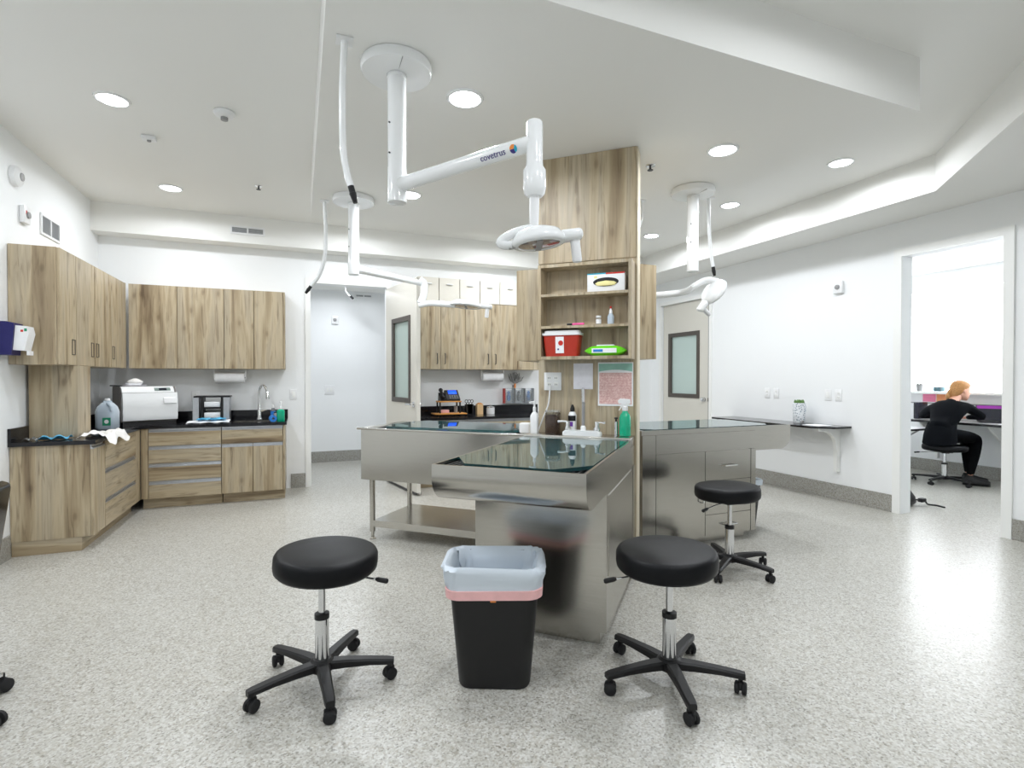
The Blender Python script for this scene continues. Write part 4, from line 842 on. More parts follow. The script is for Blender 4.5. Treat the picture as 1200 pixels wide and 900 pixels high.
def spray(t, mat='green'):
    part('bottle_body', MB().lathe([(0.002, 0), (0.034, 0.002), (0.036, 0.01), (0.036, 0.115), (0.030, 0.135), (0.018, 0.15), (0.015, 0.165), (0.002, 0.165)], n=22), mat, t, ang=50)
    k = part('trigger_head', MB().lathe([(0.018, 0.16), (0.018, 0.185), (0.012, 0.19), (0.012, 0.205), (0.002, 0.206)], n=14), 'white', t)
    m = MB().prism([(-0.045, 0.222), (-0.04, 0.205), (0.02, 0.20), (0.035, 0.21), (0.03, 0.232), (-0.03, 0.236)], -0.011, 0.011, 'y'); part('nozzle', m, 'white', k)
    part('trigger', MB().prism([(-0.022, 0.206), (-0.03, 0.18), (-0.04, 0.162), (-0.034, 0.162), (-0.02, 0.18), (-0.012, 0.206)], -0.006, 0.006, 'y'), 'white', k)
t = ith('spray_bottle', 'green spray bottle with a white trigger on the ledge', 'bottle', -0.062, -0.075, LZ, rot=R(10)); spray(t)
t = ith('pump_bottle', 'tall white pump bottle at the left corner of the ledge', 'bottle', -0.655, -0.09, LZ)
part('bottle_body', MB().rings([[(x, y, z) for x, y in rrect(w, d, 0.012)] for w, d, z in ((0.05, 0.04, 0), (0.052, 0.042, 0.005), (0.052, 0.042, 0.115), (0.03, 0.03, 0.135), (0.022, 0.022, 0.14))]), 'white', t)
p = part('pump', MB().lathe([(0.011, 0.14), (0.011, 0.17), (0.006, 0.175), (0.006, 0.20), (0.010, 0.202), (0.010, 0.212), (0.002, 0.214)], n=14), 'white', t); part('spout', MB().tube([(0, 0, 0.207), (-0.02, -0.015, 0.205), (-0.03, -0.02, 0.2)], 0.005, 8), 'white', p)
t = ith('wall_adapter', 'small white adapter box on the left tub table', 'adapter', -0.79, 0.11, 0.8885)
part('body', MB().rbox(-0.04, 0.04, -0.025, 0.025, 0, 0.075, 0.012, 3), 'white', t); part('port', MB().box(0.0402, 0.042, -0.01, 0.01, 0.03, 0.05), 'plastic_grey', t)
# ------------------------------------------------------------------ things in the left corner
ZC = CT + 0.0005
t = thing('sterilizer', 'white and grey tabletop sterilizer in the corner of the worktop', 'sterilizer', (-1.575, 6.055, ZC), R(27))
part('housing', MB().prism([(0.045, 0.03), (0.045, 0.20), (0.06, 0.33), (0.09, 0.375), (0.36, 0.375), (0.36, 0.03)], 0, 0.47, 'x'), 'autoclave_grey', t)
fr = [(0.0, 0.045), (-0.012, 0.09), (-0.006, 0.13), (-0.014, 0.17), (-0.006, 0.25), (0.008, 0.315), (0.044, 0.315), (0.044, 0.045)]
part('front_door', MB().prism(fr, 0.004, 0.466, 'x'), 'enamel', t, ang=60)
part('top_fascia', MB().prism([(0.01, 0.318), (0.03, 0.355), (0.062, 0.377), (0.10, 0.3775), (0.088, 0.3755), (0.058, 0.331), (0.045, 0.318)], 0.002, 0.44, 'x'), 'enamel', t)
pn = part('control_panel', MB().add([(0.27, 0.0155, 0.334), (0.41, 0.0155, 0.334), (0.41, 0.036, 0.3635), (0.27, 0.036, 0.3635), (0.27, 0.03, 0.334), (0.41, 0.03, 0.334), (0.41, 0.05, 0.3635), (0.27, 0.05, 0.3635)], [(0, 1, 2, 3), (7, 6, 5, 4), (0, 4, 5, 1), (1, 5, 6, 2), (2, 6, 7, 3), (3, 7, 4, 0)]), 'lcd', t)
part('display', MB().add([(0.31, 0.017, 0.340), (0.375, 0.017, 0.340), (0.375, 0.030, 0.3585), (0.31, 0.030, 0.3585)], [(0, 1, 2, 3)]), 'screen_dark', pn)
part('latch', MB().prism([(-0.022, 0.255), (-0.03, 0.21), (-0.008, 0.205), (-0.004, 0.27)], 0.34, 0.45, 'x'), 'white', t)
part('base', MB().box(0.01, 0.46, 0.02, 0.35, 0.0, 0.03), 'darksteel', t)
part('side_cover', MB().box(-0.003, 0.0, 0.06, 0.35, 0.05, 0.36), 'autoclave_grey', t)
SM = WM[t]
def on_ster(x, y, z): return SM @ Vector((x, y, z))
p = on_ster(0.14, 0.20, 0.3765); t = thing('instrument_tray', 'pale tray with a crumpled tissue on top of the sterilizer', 'tray', p, R(27))
part('tray', MB().rings([[(x, y, z) for x, y in rrect(w, d, 0.03)] for w, d, z in ((0.19, 0.13, 0), (0.21, 0.15, 0.014), (0.20, 0.14, 0.014))]), 'lilac', t)
part('dish', MB().rings([[(x, y, z) for x, y in rrect(w, d, 0.03)] for w, d, z in ((0.12, 0.09, 0.014), (0.14, 0.10, 0.034), (0.13, 0.09, 0.034))]), 'white', t)
rnd = random.Random(5); rg = []
for z, r in ((0.034, 0.055), (0.045, 0.065), (0.058, 0.05), (0.07, 0.03), (0.078, 0.012)): rg.append([(math.cos(2 * math.pi * j / 14) * r * rnd.uniform(0.8, 1.2) + 0.012, math.sin(2 * math.pi * j / 14) * r * 0.7 * rnd.uniform(0.8, 1.2), z + rnd.uniform(-0.004, 0.004)) for j in range(14)])
part('tissue', MB().rings(rg), 'cloth', t, ang=80)
p1, p2 = on_ster(0.02, 0.32, 0.385), on_ster(0.12, 0.10, 0.385)
solo('tongs', MB().tube([on_ster(-0.02, 0.345, 0.384), on_ster(0.012, 0.10, 0.384), on_ster(0.02, 0.095, 0.384), on_ster(0.012, 0.345, 0.384)], 0.0065, 8), 'darksteel', 'dark metal tongs lying on top of the sterilizer', 'tongs')
t = thing('water_jug', 'half full translucent water jug with a green label', 'jug', (-1.62, 5.80, ZC), R(-12))
part('bottle_body', MB().rings([[(x, y, z) for x, y in rrect(w, w, 0.045, 6)] for w, z in ((0.14, 0), (0.155, 0.012), (0.155, 0.155), (0.135, 0.20), (0.09, 0.235), (0.045, 0.25), (0.04, 0.255))]), 'waterjug', t, ang=50)
part('cap', MB().lathe([(0.022, 0.255), (0.022, 0.275), (0.002, 0.277)], n=16), 'white', t)
part('handle', MB().tube(curve([(0.025, -0.05, 0.235), (0.06, -0.068, 0.21), (0.068, -0.072, 0.165)], 5), 0.012, 10), 'waterjug', t)
part('label_plate', MB().box(0.0, 0.066, -0.0795, -0.0775, 0.035, 0.105), 'label_green', t); mm = front_disc(0.018, 0.018, 0.07, -0.0805, -0.0794); mm.xf(Matrix.Translation((0.033, 0, 0))); part('label_mark', mm, 'paper', t)
# loose cloth on the near worktop
def sheet(pts_uv, f, thick=0.0015):
    """grid sheet from a function f(s,t)->point, closed with a thin underside"""
    ns, nt = pts_uv; top = [[Vector(f(i / ns, j / nt)) for j in range(nt + 1)] for i in range(ns + 1)]
    vs = [p for r in top for p in r]; n = len(vs); vs = vs + [p - Vector((0, 0, thick)) for p in vs]; fs = []
    ix = lambda i, j: i * (nt + 1) + j
    for i in range(ns):
        for j in range(nt): q = (ix(i, j), ix(i + 1, j), ix(i + 1, j + 1), ix(i, j + 1)); fs.append(q); fs.append(tuple(n + k for k in q[::-1]))
    bd = [ix(i, 0) for i in range(ns)] + [ix(ns, j) for j in range(nt)] + [ix(i, nt) for i in range(ns, 0, -1)] + [ix(0, j) for j in range(nt, 0, -1)]
    for k in range(len(bd)): a, b = bd[k], bd[(k + 1) % len(bd)]; fs.append((a, n + a, n + b, b))
    return MB().add(vs, fs)
def clothf(s, t):
    x = -1.575 + 0.21 * s + 0.012 * math.sin(9 * t); y = 4.93 + 0.50 * t + 0.05 * math.sin(3 * s)
    z = ZC + 0.005 + 0.026 * abs(math.sin(4 * s + 3 * t) * math.sin(6 * t + 2 * s)) + 0.010 * math.sin(13 * s + 7 * t) ** 2
    if x > -1.405: z = max(ZC - 0.07, z - (x + 1.405) * 1.6)
    return (x, y, z)
solo('cloth', sheet((22, 18), clothf), 'cloth', 'crumpled white drape hanging over the near left worktop edge', 'cloth', ang=80)
def wrapf(s, t): return (-1.78 + 0.16 * s, 4.84 + 0.16 * t + 0.03 * s, ZC + 0.004 + 0.030 * abs(math.sin(6 * s + 2 * t)) * abs(math.cos(5 * t)))
solo('sterile_wrap', sheet((12, 10), wrapf), 'cyanwrap', 'torn light blue sterile wrap beside the white drape', 'wrap', ang=80)
def filmf(s, t): return (-1.86 + 0.09 * s, 4.83 + 0.17 * t, ZC + 0.004 + 0.018 * abs(math.sin(7 * s + 4 * t)))
solo('plastic_film', sheet((10, 8), filmf), 'clearplastic', 'clear crumpled film left of the light blue wrap', 'film', ang=80)
# black tray stand
t = thing('tray_stand', 'black and silver stand holding two white trays on the back worktop', 'stand', (-0.86, 6.42, ZC))
part('top_board', MB().rbox(-0.17, 0.17, -0.09, 0.09, 0.255, 0.272, 0.004), 'black', t)
for sx in (-1, 1):
    part('side_panel', MB().box(sx * 0.15 - 0.028, sx * 0.15 + 0.005 * 0 + 0.028 - 0.0, -0.085, 0.085, 0, 0.255) if sx < 0 else MB().box(0.105, 0.16, -0.085, 0.085, 0, 0.255), 'alu', t)
for sx in (-1, 1): part('front_post', MB().box(sx * 0.093 - 0.011, sx * 0.093 + 0.011, -0.09, 0.08, 0, 0.254), 'black', t)
for z in (0.02, 0.135): part('shelf_board', MB().box(-0.081, 0.081, -0.08, 0.08, z, z + 0.018), 'black', t)
for i, z in enumerate((0.0385, 0.1535)): solo('instrument_box', MB().rbox(-0.86 - 0.075, -0.86 + 0.075, 6.345, 6.49, ZC + z + 0.0005, ZC + z + 0.058, 0.006), 'white', ['white box in the lower slot of the black stand', 'white box in the upper slot of the black stand'][i], 'box', 'boxes in the tray stand')
def padf(s, t): return (-1.06 + 0.38 * s, 6.10 + 0.19 * t, ZC + 0.0045 + 0.010 * abs(math.sin(9 * s + 3 * t) * math.sin(8 * t + 1)) + 0.012 * t)
solo('absorbent_pad', sheet((18, 10), padf, 0.003), 'paper', 'white absorbent pad in front of the black stand', 'pad', ang=80)
def wrap2(s, t): return (-0.98 + 0.26 * s, 6.17 + 0.10 * t, ZC + 0.029 + 0.022 * abs(math.sin(8 * s + 5 * t)) * abs(math.sin(6 * t + 1 + s)))
solo('sterile_wrap', sheet((16, 8), wrap2), 'cyanwrap', 'crumpled pale blue wrap heaped on the absorbent pad', 'wrap', ang=80)
t = thing('power_plug', 'black plug and cord in the outlet by the tray stand', 'plug', (-1.06, YB - 0.011, 1.06))
part('plug_body', MB().rbox(-0.014, 0.014, -0.035, 0, -0.014, 0.014, 0.004), 'black', t); part('cord', MB().tube(curve([(0, -0.03, -0.008), (0.02, -0.05, -0.06), (0.05, -0.06, -0.13), (0.045, -0.06, -0.19), (0.02, -0.06, -0.23)], 5), 0.004, 8), 'black', t)
def paper_towel(x0, x1, y, z, label, ztop):
    t = thing('paper_towel_roll', label, 'paper towel', ((x0 + x1) / 2, y, z))
    w = (x1 - x0) / 2
    k = MB(); rg = [[(x, 0.058 * math.cos(a), 0.058 * math.sin(a)) for a in [2 * math.pi * j / 24 for j in range(24)]] for x in (-w, w)]; part('roll', MB().rings(rg), 'paper', t)
    for sx in (-1, 1): part('bracket', MB().box(sx * (w + 0.012) - 0.004, sx * (w + 0.012) + 0.004, -0.02, 0.02, -0.02, ztop - z), 'white', t)
    part('spindle', MB().tube([(-w - 0.012, 0, 0), (w + 0.012, 0, 0)], 0.008, 8), 'plastic_grey', t)
paper_towel(-0.85, -0.565, 6.50, 1.285, 'paper towel roll hung under the wall cabinet left of the sink', UZ0 - 0.0005)
paper_towel(2.20, 2.48, 6.50, 1.295, 'paper towel roll hung above the clear glove bins', 1.3875)
t = thing('kitchen_faucet', 'tall chrome gooseneck faucet at the left sink', 'faucet', (-0.42, 6.50, ZC))
part('base', MB().lathe([(0.03, 0), (0.03, 0.01), (0.02, 0.03), (0.018, 0.15), (0.014, 0.16), (0.002, 0.16)], n=18), 'chrome', t)
part('spout', MB().tube(curve([(0, 0, 0.155), (0, 0, 0.30), (0.02, -0.02, 0.365), (0.05, -0.06, 0.375), (0.075, -0.09, 0.34), (0.085, -0.10, 0.30)], 6), 0.0125, 14), 'chrome', t)
part('spray_head', MB().tube([(0.084, -0.099, 0.305), (0.092, -0.107, 0.23)], [0.014, 0.020], 14), 'chrome', t); part('lever', MB().tube([(0.018, -0.005, 0.09), (0.07, -0.02, 0.105)], 0.008, 8), 'chrome', t)
t = thing('hand_soap', 'pale bottle with a blue label beside the left sink', 'bottle', (-0.28, 6.50, ZC))
bottle(t, [(0.002, 0), (0.026, 0.001), (0.027, 0.10), (0.012, 0.125), (0.002, 0.126)], 'clearplastic', [(0.012, 0.125), (0.012, 0.15), (0.004, 0.155), (0.002, 0.175)], 'white'); part('label_wrap', wrapband(0.0278, 0.03, 0.09, 200, 340), 'blue', t)
t = thing('tape_roll', 'bright blue bandage roll on the worktop edge', 'tape', (-0.265, 6.062, ZC), R(15))
k = MB(); n = 24; rg = [[(r * math.cos(2 * math.pi * j / n), y, 0.036 + r * math.sin(2 * math.pi * j / n)) for j in range(n)] for r, y in ((0.035, -0.025), (0.035, 0.025), (0.013, 0.025), (0.013, -0.025))]; part('bandage', MB().rings(rg, closed=True), 'blue', t)
part('core', MB().rings([[(r * math.cos(2 * math.pi * j / n), y, 0.036 + r * math.sin(2 * math.pi * j / n)) for j in range(n)] for r, y in ((0.0127, -0.0255), (0.0127, 0.0255), (0.0105, 0.0255), (0.0105, -0.0255))], closed=True), 'navy', t)
t = thing('soap_pump', 'green soap bottle with a clear pump at the worktop end', 'bottle', (-0.19, 6.12, ZC))
part('bottle_body', MB().rings([[(x, y, z) for x, y in rrect(w, d, 0.02)] for w, d, z in ((0.075, 0.055, 0), (0.08, 0.06, 0.006), (0.078, 0.058, 0.115), (0.05, 0.04, 0.125), (0.03, 0.03, 0.13))]), 'green', t); p = part('pump', MB().lathe([(0.014, 0.13), (0.014, 0.155), (0.006, 0.158), (0.006, 0.20), (0.012, 0.202), (0.012, 0.214), (0.002, 0.216)], n=14), 'white', t); part('spout', MB().tube([(0, 0, 0.208), (0.0, -0.035, 0.204)], 0.005, 8), 'white', p)
t = thing('sponge_caddy', 'small dark sponge caddy behind the green soap', 'caddy', (-0.22, 6.30, ZC))
m = MB(); m.box(-0.05, 0.05, -0.03, 0.03, 0, 0.006); m.box(-0.05, -0.045, -0.03, 0.03, 0.006, 0.07); m.box(0.045, 0.05, -0.03, 0.03, 0.006, 0.07); m.box(-0.045, 0.045, 0.025, 0.03, 0.006, 0.09); part('holder', m, 'darksteel', t); part('sponge', MB().rbox(-0.042, 0.042, -0.02, 0.018, 0.0065, 0.075, 0.006), 'plastic_grey', t)
t = thing('soap_dispenser', 'blue and white wall soap dispenser on the left wall', 'dispenser', (XL, 4.70, 1.44), R(90))
part('back_housing', MB().prism([(-0.10, 0.22), (-0.085, 0.0), (-0.0008, -0.0), (-0.0008, 0.23), (-0.06, 0.23)], -0.065, 0.065, 'x'), 'navy', t)
part('front_cover', MB().prism([(-0.102, 0.205), (-0.088, 0.035), (-0.15, 0.03), (-0.175, 0.15), (-0.165, 0.20)], -0.05, 0.05, 'x'), 'white', t)
part('logo_dot', MB().box(-0.0505, -0.0498, -0.145, -0.13, 0.16, 0.175), 'redtip', t); part('logo_dot', MB().box(-0.0505, -0.0498, -0.165, -0.15, 0.165, 0.185), 'label_green', t); part('lever', MB().box(-0.03, 0.03, -0.17, -0.155, 0.0, 0.03), 'white', t)
# ------------------------------------------------------------------ things on the right-hand back worktop
t = thing('phone_riser', 'two tier black desk riser with bamboo boards', 'stand', (1.70, 6.30, ZC))
part('lower_board', MB().rbox(-0.20, 0.20, -0.12, 0.10, 0.018, 0.032, 0.003), 'bamboo', t); part('upper_board', MB().rbox(-0.14, 0.14, -0.08, 0.10, 0.165, 0.18, 0.003), 'bamboo', t)
for sx in (-1, 1):
    for yy in (-0.06, 0.08): part('post', MB().box(sx * 0.125 - 0.008, sx * 0.125 + 0.008, yy - 0.008, yy + 0.008, 0.0, 0.165), 'black', t)
solo('pen_cup', MB().lathe([(0.02, 0), (0.022, 0.001), (0.024, 0.075), (0.002, 0.076)], (1.80, 6.34, ZC + 0.0325), 14), 'plastic_grey', 'grey cup on the lower board of the phone riser', 'cup')
solo('note_block', MB().rbox(1.60, 1.70, 6.28, 6.37, ZC + 0.0325, ZC + 0.07, 0.003), 'pinkband', 'pinkish note block on the lower board of the phone riser', 'notes')
ZP = ZC + 0.1805
t = thing('desk_phone', 'black desk phone with a lit blue screen on the riser', 'phone', (1.70, 6.31, ZP))
TM = Matrix.Rotation(R(-32), 4, 'X')
part('console', MB().prism([(-0.07, 0.0), (-0.07, 0.02), (0.06, 0.13), (0.075, 0.12), (0.075, 0.0)], -0.04, 0.13, 'x'), 'black', t)
sc = MB().add([(-0.0, -0.003, 0.083), (0.105, -0.003, 0.083), (0.105, 0.046, 0.1245), (0.0, 0.046, 0.1245), (0, 0.0, 0.082), (0.105, 0, 0.082), (0.105, 0.049, 0.1235), (0, 0.049, 0.1235)], [(0, 1, 2, 3), (7, 6, 5, 4), (0, 4, 5, 1), (1, 5, 6, 2), (2, 6, 7, 3), (3, 7, 4, 0)]); part('screen', sc, 'screen_blue', t)
for i in range(4):
    for j in range(3):
        x = -0.0 + i * 0.03; y = -0.055 + j * 0.017; z = 0.02 + (y + 0.07) * 0.846 ; part('key', MB().rbox(x, x + 0.02, y, y + 0.011, z, z + 0.008, 0.002), 'plastic_grey', t)
part('handset', MB().tube(curve([(-0.085, -0.06, 0.035), (-0.088, -0.03, 0.075), (-0.088, 0.03, 0.125), (-0.085, 0.06, 0.13)], 5), [0.026] * 3 + [0.017] * 10 + [0.026] * 3, 12), 'black', t); part('cradle', MB().prism([(-0.06, 0.0), (-0.06, 0.02), (0.06, 0.10), (0.07, 0.0)], -0.115, -0.045, 'x'), 'black', t)
t = thing('scissor_holder', 'black holder full of scissors beside the phone', 'holder', (1.98, 6.36, ZC))
part('cup', MB().rings([[(x, y, z) for x, y in rrect(w, 0.08, 0.012)] for w, z in ((0.085, 0), (0.10, 0.13), (0.09, 0.13), (0.08, 0.01))]), 'black', t)
for i, dx in enumerate((-0.03, 0.0, 0.03)):
    k = MB(); k.tube([(dx, 0, 0.012), (dx * 1.2, 0, 0.15)], 0.006, 8); n = 14; k.tube([(dx * 1.2 + 0.018 * math.cos(2 * math.pi * j / n), 0, 0.168 + 0.02 * math.sin(2 * math.pi * j / n)) for j in range(n + 1)], 0.004, 6); solo('scissors', k.xf(WM[t]), 'black', ['leftmost black scissors in the holder', 'middle black scissors in the holder', 'rightmost black scissors in the holder'][i], 'scissors', 'scissors in the black holder')
t = thing('tongue_depressor_box', 'tan open box of wooden sticks beside the scissors', 'box', (2.12, 6.37, ZC))
part('carton', MB().rings([[(x, y, z) for x, y in rrect(0.08, 0.07, 0.003, 1)] for z in (0, 0.13)] + [[(x, y, z) for x, y in rrect(0.074, 0.064, 0.003, 1)] for z in (0.13, 0.01)]), 'tan', t)
for i in range(5): part('stick', MB().box(-0.03 + i * 0.013, -0.02 + i * 0.013, -0.02, 0.02, 0.012, 0.14 + 0.006 * (i % 2)), 'bamboo', t)
t = thing('cotton_jar', 'squat white canister with a knob lid on the back worktop', 'canister', (2.27, 6.37, ZC))
part('body', MB().lathe([(0.002, 0), (0.05, 0.0), (0.052, 0.01), (0.052, 0.08), (0.002, 0.081)], n=22), 'white', t); part('lid', MB().lathe([(0.054, 0.0815), (0.054, 0.09), (0.02, 0.10), (0.008, 0.102), (0.01, 0.115), (0.002, 0.117)], n=22), 'chrome', t)
def binf(x, i, label):
    t = thing('clear_bin', label, 'bin', (x, YB - 0.065, 0.985 - 0.0425), 0, 'clear bins on the back wall')
    z1 = 0.20; m = MB(); w = 0.062; d = 0.042
    m.box(-w, w, -d, d, 0, 0.004); m.box(-w, -w + 0.003, -d, d, 0.004, z1); m.box(w - 0.003, w, -d, d, 0.004, z1); m.box(-w + 0.003, w - 0.003, -d, -d + 0.003, 0.004, z1 * 0.9); m.box(-w + 0.003, w - 0.003, d - 0.003, d, 0.004, z1); part('box', m, 'clearplastic', t)
    part('edge_frame', MB().box(-w - 0.006, -w - 0.0005, -d, d, 0, z1), ['redtip', 'plastic_grey', 'plastic_grey'][i], t)
    part('edge_frame', MB().box(w + 0.0005, w + 0.004, -d, d, 0, z1), 'plastic_grey', t)
    part('back_mount', MB().box(-0.03, 0.03, d + 0.0005, 0.0642, 0.05, 0.15), 'white', t)
    part('added_back_sheet', MB().box(-w + 0.004, w - 0.004, d - 0.006, d - 0.0035, 0.006, z1 - 0.01), 'paper', t)  # white sheet added behind the contents so the clear bin looks less dark
    rg = []
    for z, r in ((0.03, 0.012), (0.05, 0.026), (0.09, 0.03), (0.12, 0.018), (0.15, 0.022), (0.165, 0.006)): rg.append([(r * math.cos(2 * math.pi * j / 12), 0.6 * r * math.sin(2 * math.pi * j / 12) - 0.005, z) for j in range(12)])
    solo('folded_glove', MB().rings(rg).xf(WM[t]), ['blue', 'darksteel', 'blue'][i], ['blue glove bundle in the left clear bin', 'dark brush head in the middle clear bin', 'blue glove bundle in the right clear bin'][i], 'glove' if i != 1 else 'brush')
for i, x in enumerate((2.60, 2.745, 2.89)): binf(x, i, ['left clear bin on the back wall holding a blue bundle', 'middle clear bin on the back wall holding a dark brush', 'right clear bin on the back wall holding a blue bundle'][i])
t = thing('wire_brush', 'bundle of bent wires with an orange band above the clear bins', 'brush', (2.70, YB - 0.05, 1.146))
part('handle', MB().tube([(0, 0, 0.0), (0, 0, 0.06)], 0.012, 10), 'orange', t)
rnd = random.Random(9)
k = MB()
for i in range(60):
    a = rnd.uniform(-1.15, 1.15); l = rnd.uniform(0.11, 0.16); dy = rnd.uniform(-0.02, 0.02)
    k.tube([(0, 0, 0.055), (math.sin(a) * l * 0.6, dy, 0.06 + math.cos(a) * l * 0.55), (math.sin(a) * l * 0.8, dy * 1.5, 0.06 + math.cos(a * 0.8) * l)], 0.0026, 5)
part('bristles', k, 'plastic_grey', t)['kind'] = 'stuff'
part('bracket', MB().box(-0.02, 0.02, 0.012, 0.0495, 0.01, 0.04), 'plastic_grey', t)
# ------------------------------------------------------------------ wall shelf on the right wall
t = thing('wall_shelf', 'black topped wall shelf on white brackets along the right wall', 'shelf', (5.05, 4.5, 0.75))
part('top_board', MB().prism([(XR - 0.002, 3.70), (XR - 0.002, 5.30), (4.90, 5.30), (4.86, 5.26), (4.86, 3.86), (5.02, 3.70)], 0.765, 0.785), 'granite', t, True)
for y in (3.84, 5.06):
    pr = [(XR - 0.0215, 0.7645), (4.92, 0.7645), (4.92, 0.742)] + [(XR - 0.06 - 0.26 * math.cos(R(90 * i / 8)) ** 1.0 + 0.0, 0.742 - 0.30 * (1 - math.sqrt(max(0, 1 - (1 - math.cos(R(90 * i / 8))) ** 2)))) for i in range(1, 8)] + [(XR - 0.05, 0.44), (XR - 0.05, 0.30), (XR - 0.002, 0.30), (XR - 0.002, 0.7645)]
    pr = [(XR - 0.002, 0.7645), (4.92, 0.7645), (4.92, 0.735), (5.02, 0.728), (5.10, 0.705), (5.155, 0.66), (5.185, 0.60), (5.195, 0.52), (5.195, 0.30), (XR - 0.002, 0.30)]
    part('bracket', MB().prism(pr, y - 0.02, y + 0.02, 'y'), 'trimwhite', t, True)
t = thing('planter', 'speckled white vase planter with a succulent on the wall shelf', 'planter', (5.10, 4.19, 0.7855))
part('pot', MB().lathe([(0.002, 0), (0.052, 0.0), (0.058, 0.01), (0.064, 0.12), (0.066, 0.22), (0.056, 0.222), (0.05, 0.20), (0.002, 0.20)], n=24), 'pot_speckle', t)
rnd = random.Random(2)
for i in range(16):
    a = rnd.uniform(0, 6.28); r = rnd.uniform(0.01, 0.045); part('leaf', MB().lathe([(0.002, 0.2), (0.012, 0.215), (0.014, 0.235), (0.008, 0.25), (0.002, 0.258)], (r * math.cos(a), r * math.sin(a), 0), 8), 'leaf', t)
solo('paper_sheet', MB().box(4.93, 5.14, 3.82, 4.02, 0.7855, 0.789).xf(Matrix.Translation((0, 0, 0))), 'paper', 'white paper stack on the near end of the wall shelf', 'paper')
t = thing('tape_dispenser', 'tiny clear tape reel on the wall shelf', 'tape', (5.0, 4.07, 0.7855))
part('reel', MB().rings([[(0.02 * math.cos(2 * math.pi * j / 16) * q, y, 0.021 + 0.02 * math.sin(2 * math.pi * j / 16) * q) for j in range(16)] for q, y in ((1, -0.008), (1, 0.008), (0.5, 0.008), (0.5, -0.008))], closed=True), 'plastic_grey', t)
# ------------------------------------------------------------------ the office
DZ = 0.735
t = thing('desk', 'long wall desk with a dark edge in the office', 'desk', (7.8, 4.2, 0))
part('desk_top', MB().box(7.50, OFX - 0.002, 2.4, 4.55, DZ - 0.025, DZ), 'plastic_grey', t, True); part('edge_band', MB().box(7.496, 7.50, 2.4, 4.55, DZ - 0.027, DZ + 0.001), 'black', t, True)
for y in (2.7, 3.70, 4.45):
    part('bracket', MB().prism([(OFX - 0.0155, DZ - 0.0255), (7.62, DZ - 0.0255), (7.62, DZ - 0.045), (7.98, 0.42), (7.98, 0.20), (OFX - 0.0155, 0.20)], y - 0.012, y + 0.012, 'y'), 'trimwhite', t, True)
t = thing('desk', 'lower white side desk in the office, left of the person', 'desk', (6.9, 4.9, 0))
part('desk_top', MB().box(6.75, 7.48, 4.20, 5.797, 0.625, 0.645), 'white', t, True); part('edge_band', MB().box(6.75, 7.48, 4.196, 4.20, 0.622, 0.646), 'black', t, True)
for x in (6.85, 7.38): part('bracket', MB().tube([(x, 4.30, 0.623), (x, 4.62, 0.40), (x, 5.785, 0.20)], 0.01, 8), 'plastic_grey', t, True)
ZD = DZ + 0.0015
t = thing('computer_monitor', 'white backed computer monitor on the lower office desk', 'monitor', (7.17, 4.52, 0.6455), R(20))
part('base', MB().rbox(-0.10, 0.10, -0.07, 0.07, 0, 0.012, 0.004), 'white', t); part('stand', MB().box(-0.03, 0.03, 0.0, 0.02, 0.012, 0.25), 'white', t); part('panel', MB().rbox(-0.20, 0.20, -0.03, -0.001, 0.13, 0.40, 0.006), 'white', t)
solo('computer_tower', MB().rbox(7.66, 7.86, 4.36 + 0.13, 4.36 + 0.19, ZD, ZD + 0.22, 0.006), 'screen_dark', 'dark upright folder box at the left of the office desk', 'box')
t = thing('laptop', 'open laptop with a purple screen on the office desk', 'laptop', (7.835, 3.76, ZD), R(-52))
part('keyboard_deck', MB().rbox(-0.13, 0.13, -0.09, 0.09, 0, 0.014, 0.004), 'darksteel', t)
Mx = Matrix.Translation((0, 0.09, 0.016)) @ Matrix.Rotation(R(-18), 4, 'X')
l = part('lid', MB().rbox(-0.13, 0.13, 0.0, 0.008, 0, 0.20, 0.003).xf(Mx), 'darksteel', t); part('screen', MB().box(-0.12, 0.12, -0.0015, 0.0, 0.01, 0.155).xf(Mx), 'screen_dark', l); part('screen_band', MB().box(-0.12, 0.12, -0.0016, 0.0, 0.155, 0.193).xf(Mx), 'screen_purple', l)
solo('paper_sheet', MB().box(7.56, 7.76, 3.44, 3.58, ZD, ZD + 0.004), 'paper', 'white papers on the office desk right of the laptop', 'paper')
t = thing('keyboard', 'dark computer keyboard at the right end of the office desk', 'keyboard', (7.75, 3.25, ZD), R(-90))
part('case', MB().rbox(-0.16, 0.16, -0.06, 0.06, 0, 0.016, 0.004), 'darksteel', t)
for i in range(10):
    for j in range(4): part('key', MB().rbox(-0.15 + i * 0.03, -0.126 + i * 0.03, -0.052 + j * 0.027, -0.03 + j * 0.027, 0.016, 0.022, 0.002), 'plastic_grey', t)
t = thing('pen_cup', 'grey mesh cup of pens on the office sill', 'cup', (7.975, 4.66, WZ0 + 0.0005)); part('cup', MB().rings([[(r * math.cos(2 * math.pi * j / 18), r * math.sin(2 * math.pi * j / 18), z) for j in range(18)] for r, z in ((0.036, 0), (0.044, 0.10), (0.041, 0.10), (0.033, 0.006))]), 'plastic_grey', t)
for i in range(5): a = 1.3 * i; part('pen', MB().tube([(0.012 * math.cos(a), 0.012 * math.sin(a), 0.008), (0.034 * math.cos(a), 0.034 * math.sin(a), 0.14)], 0.004, 6), ['darksteel', 'black', 'teal', 'plastic_grey', 'black'][i], t)
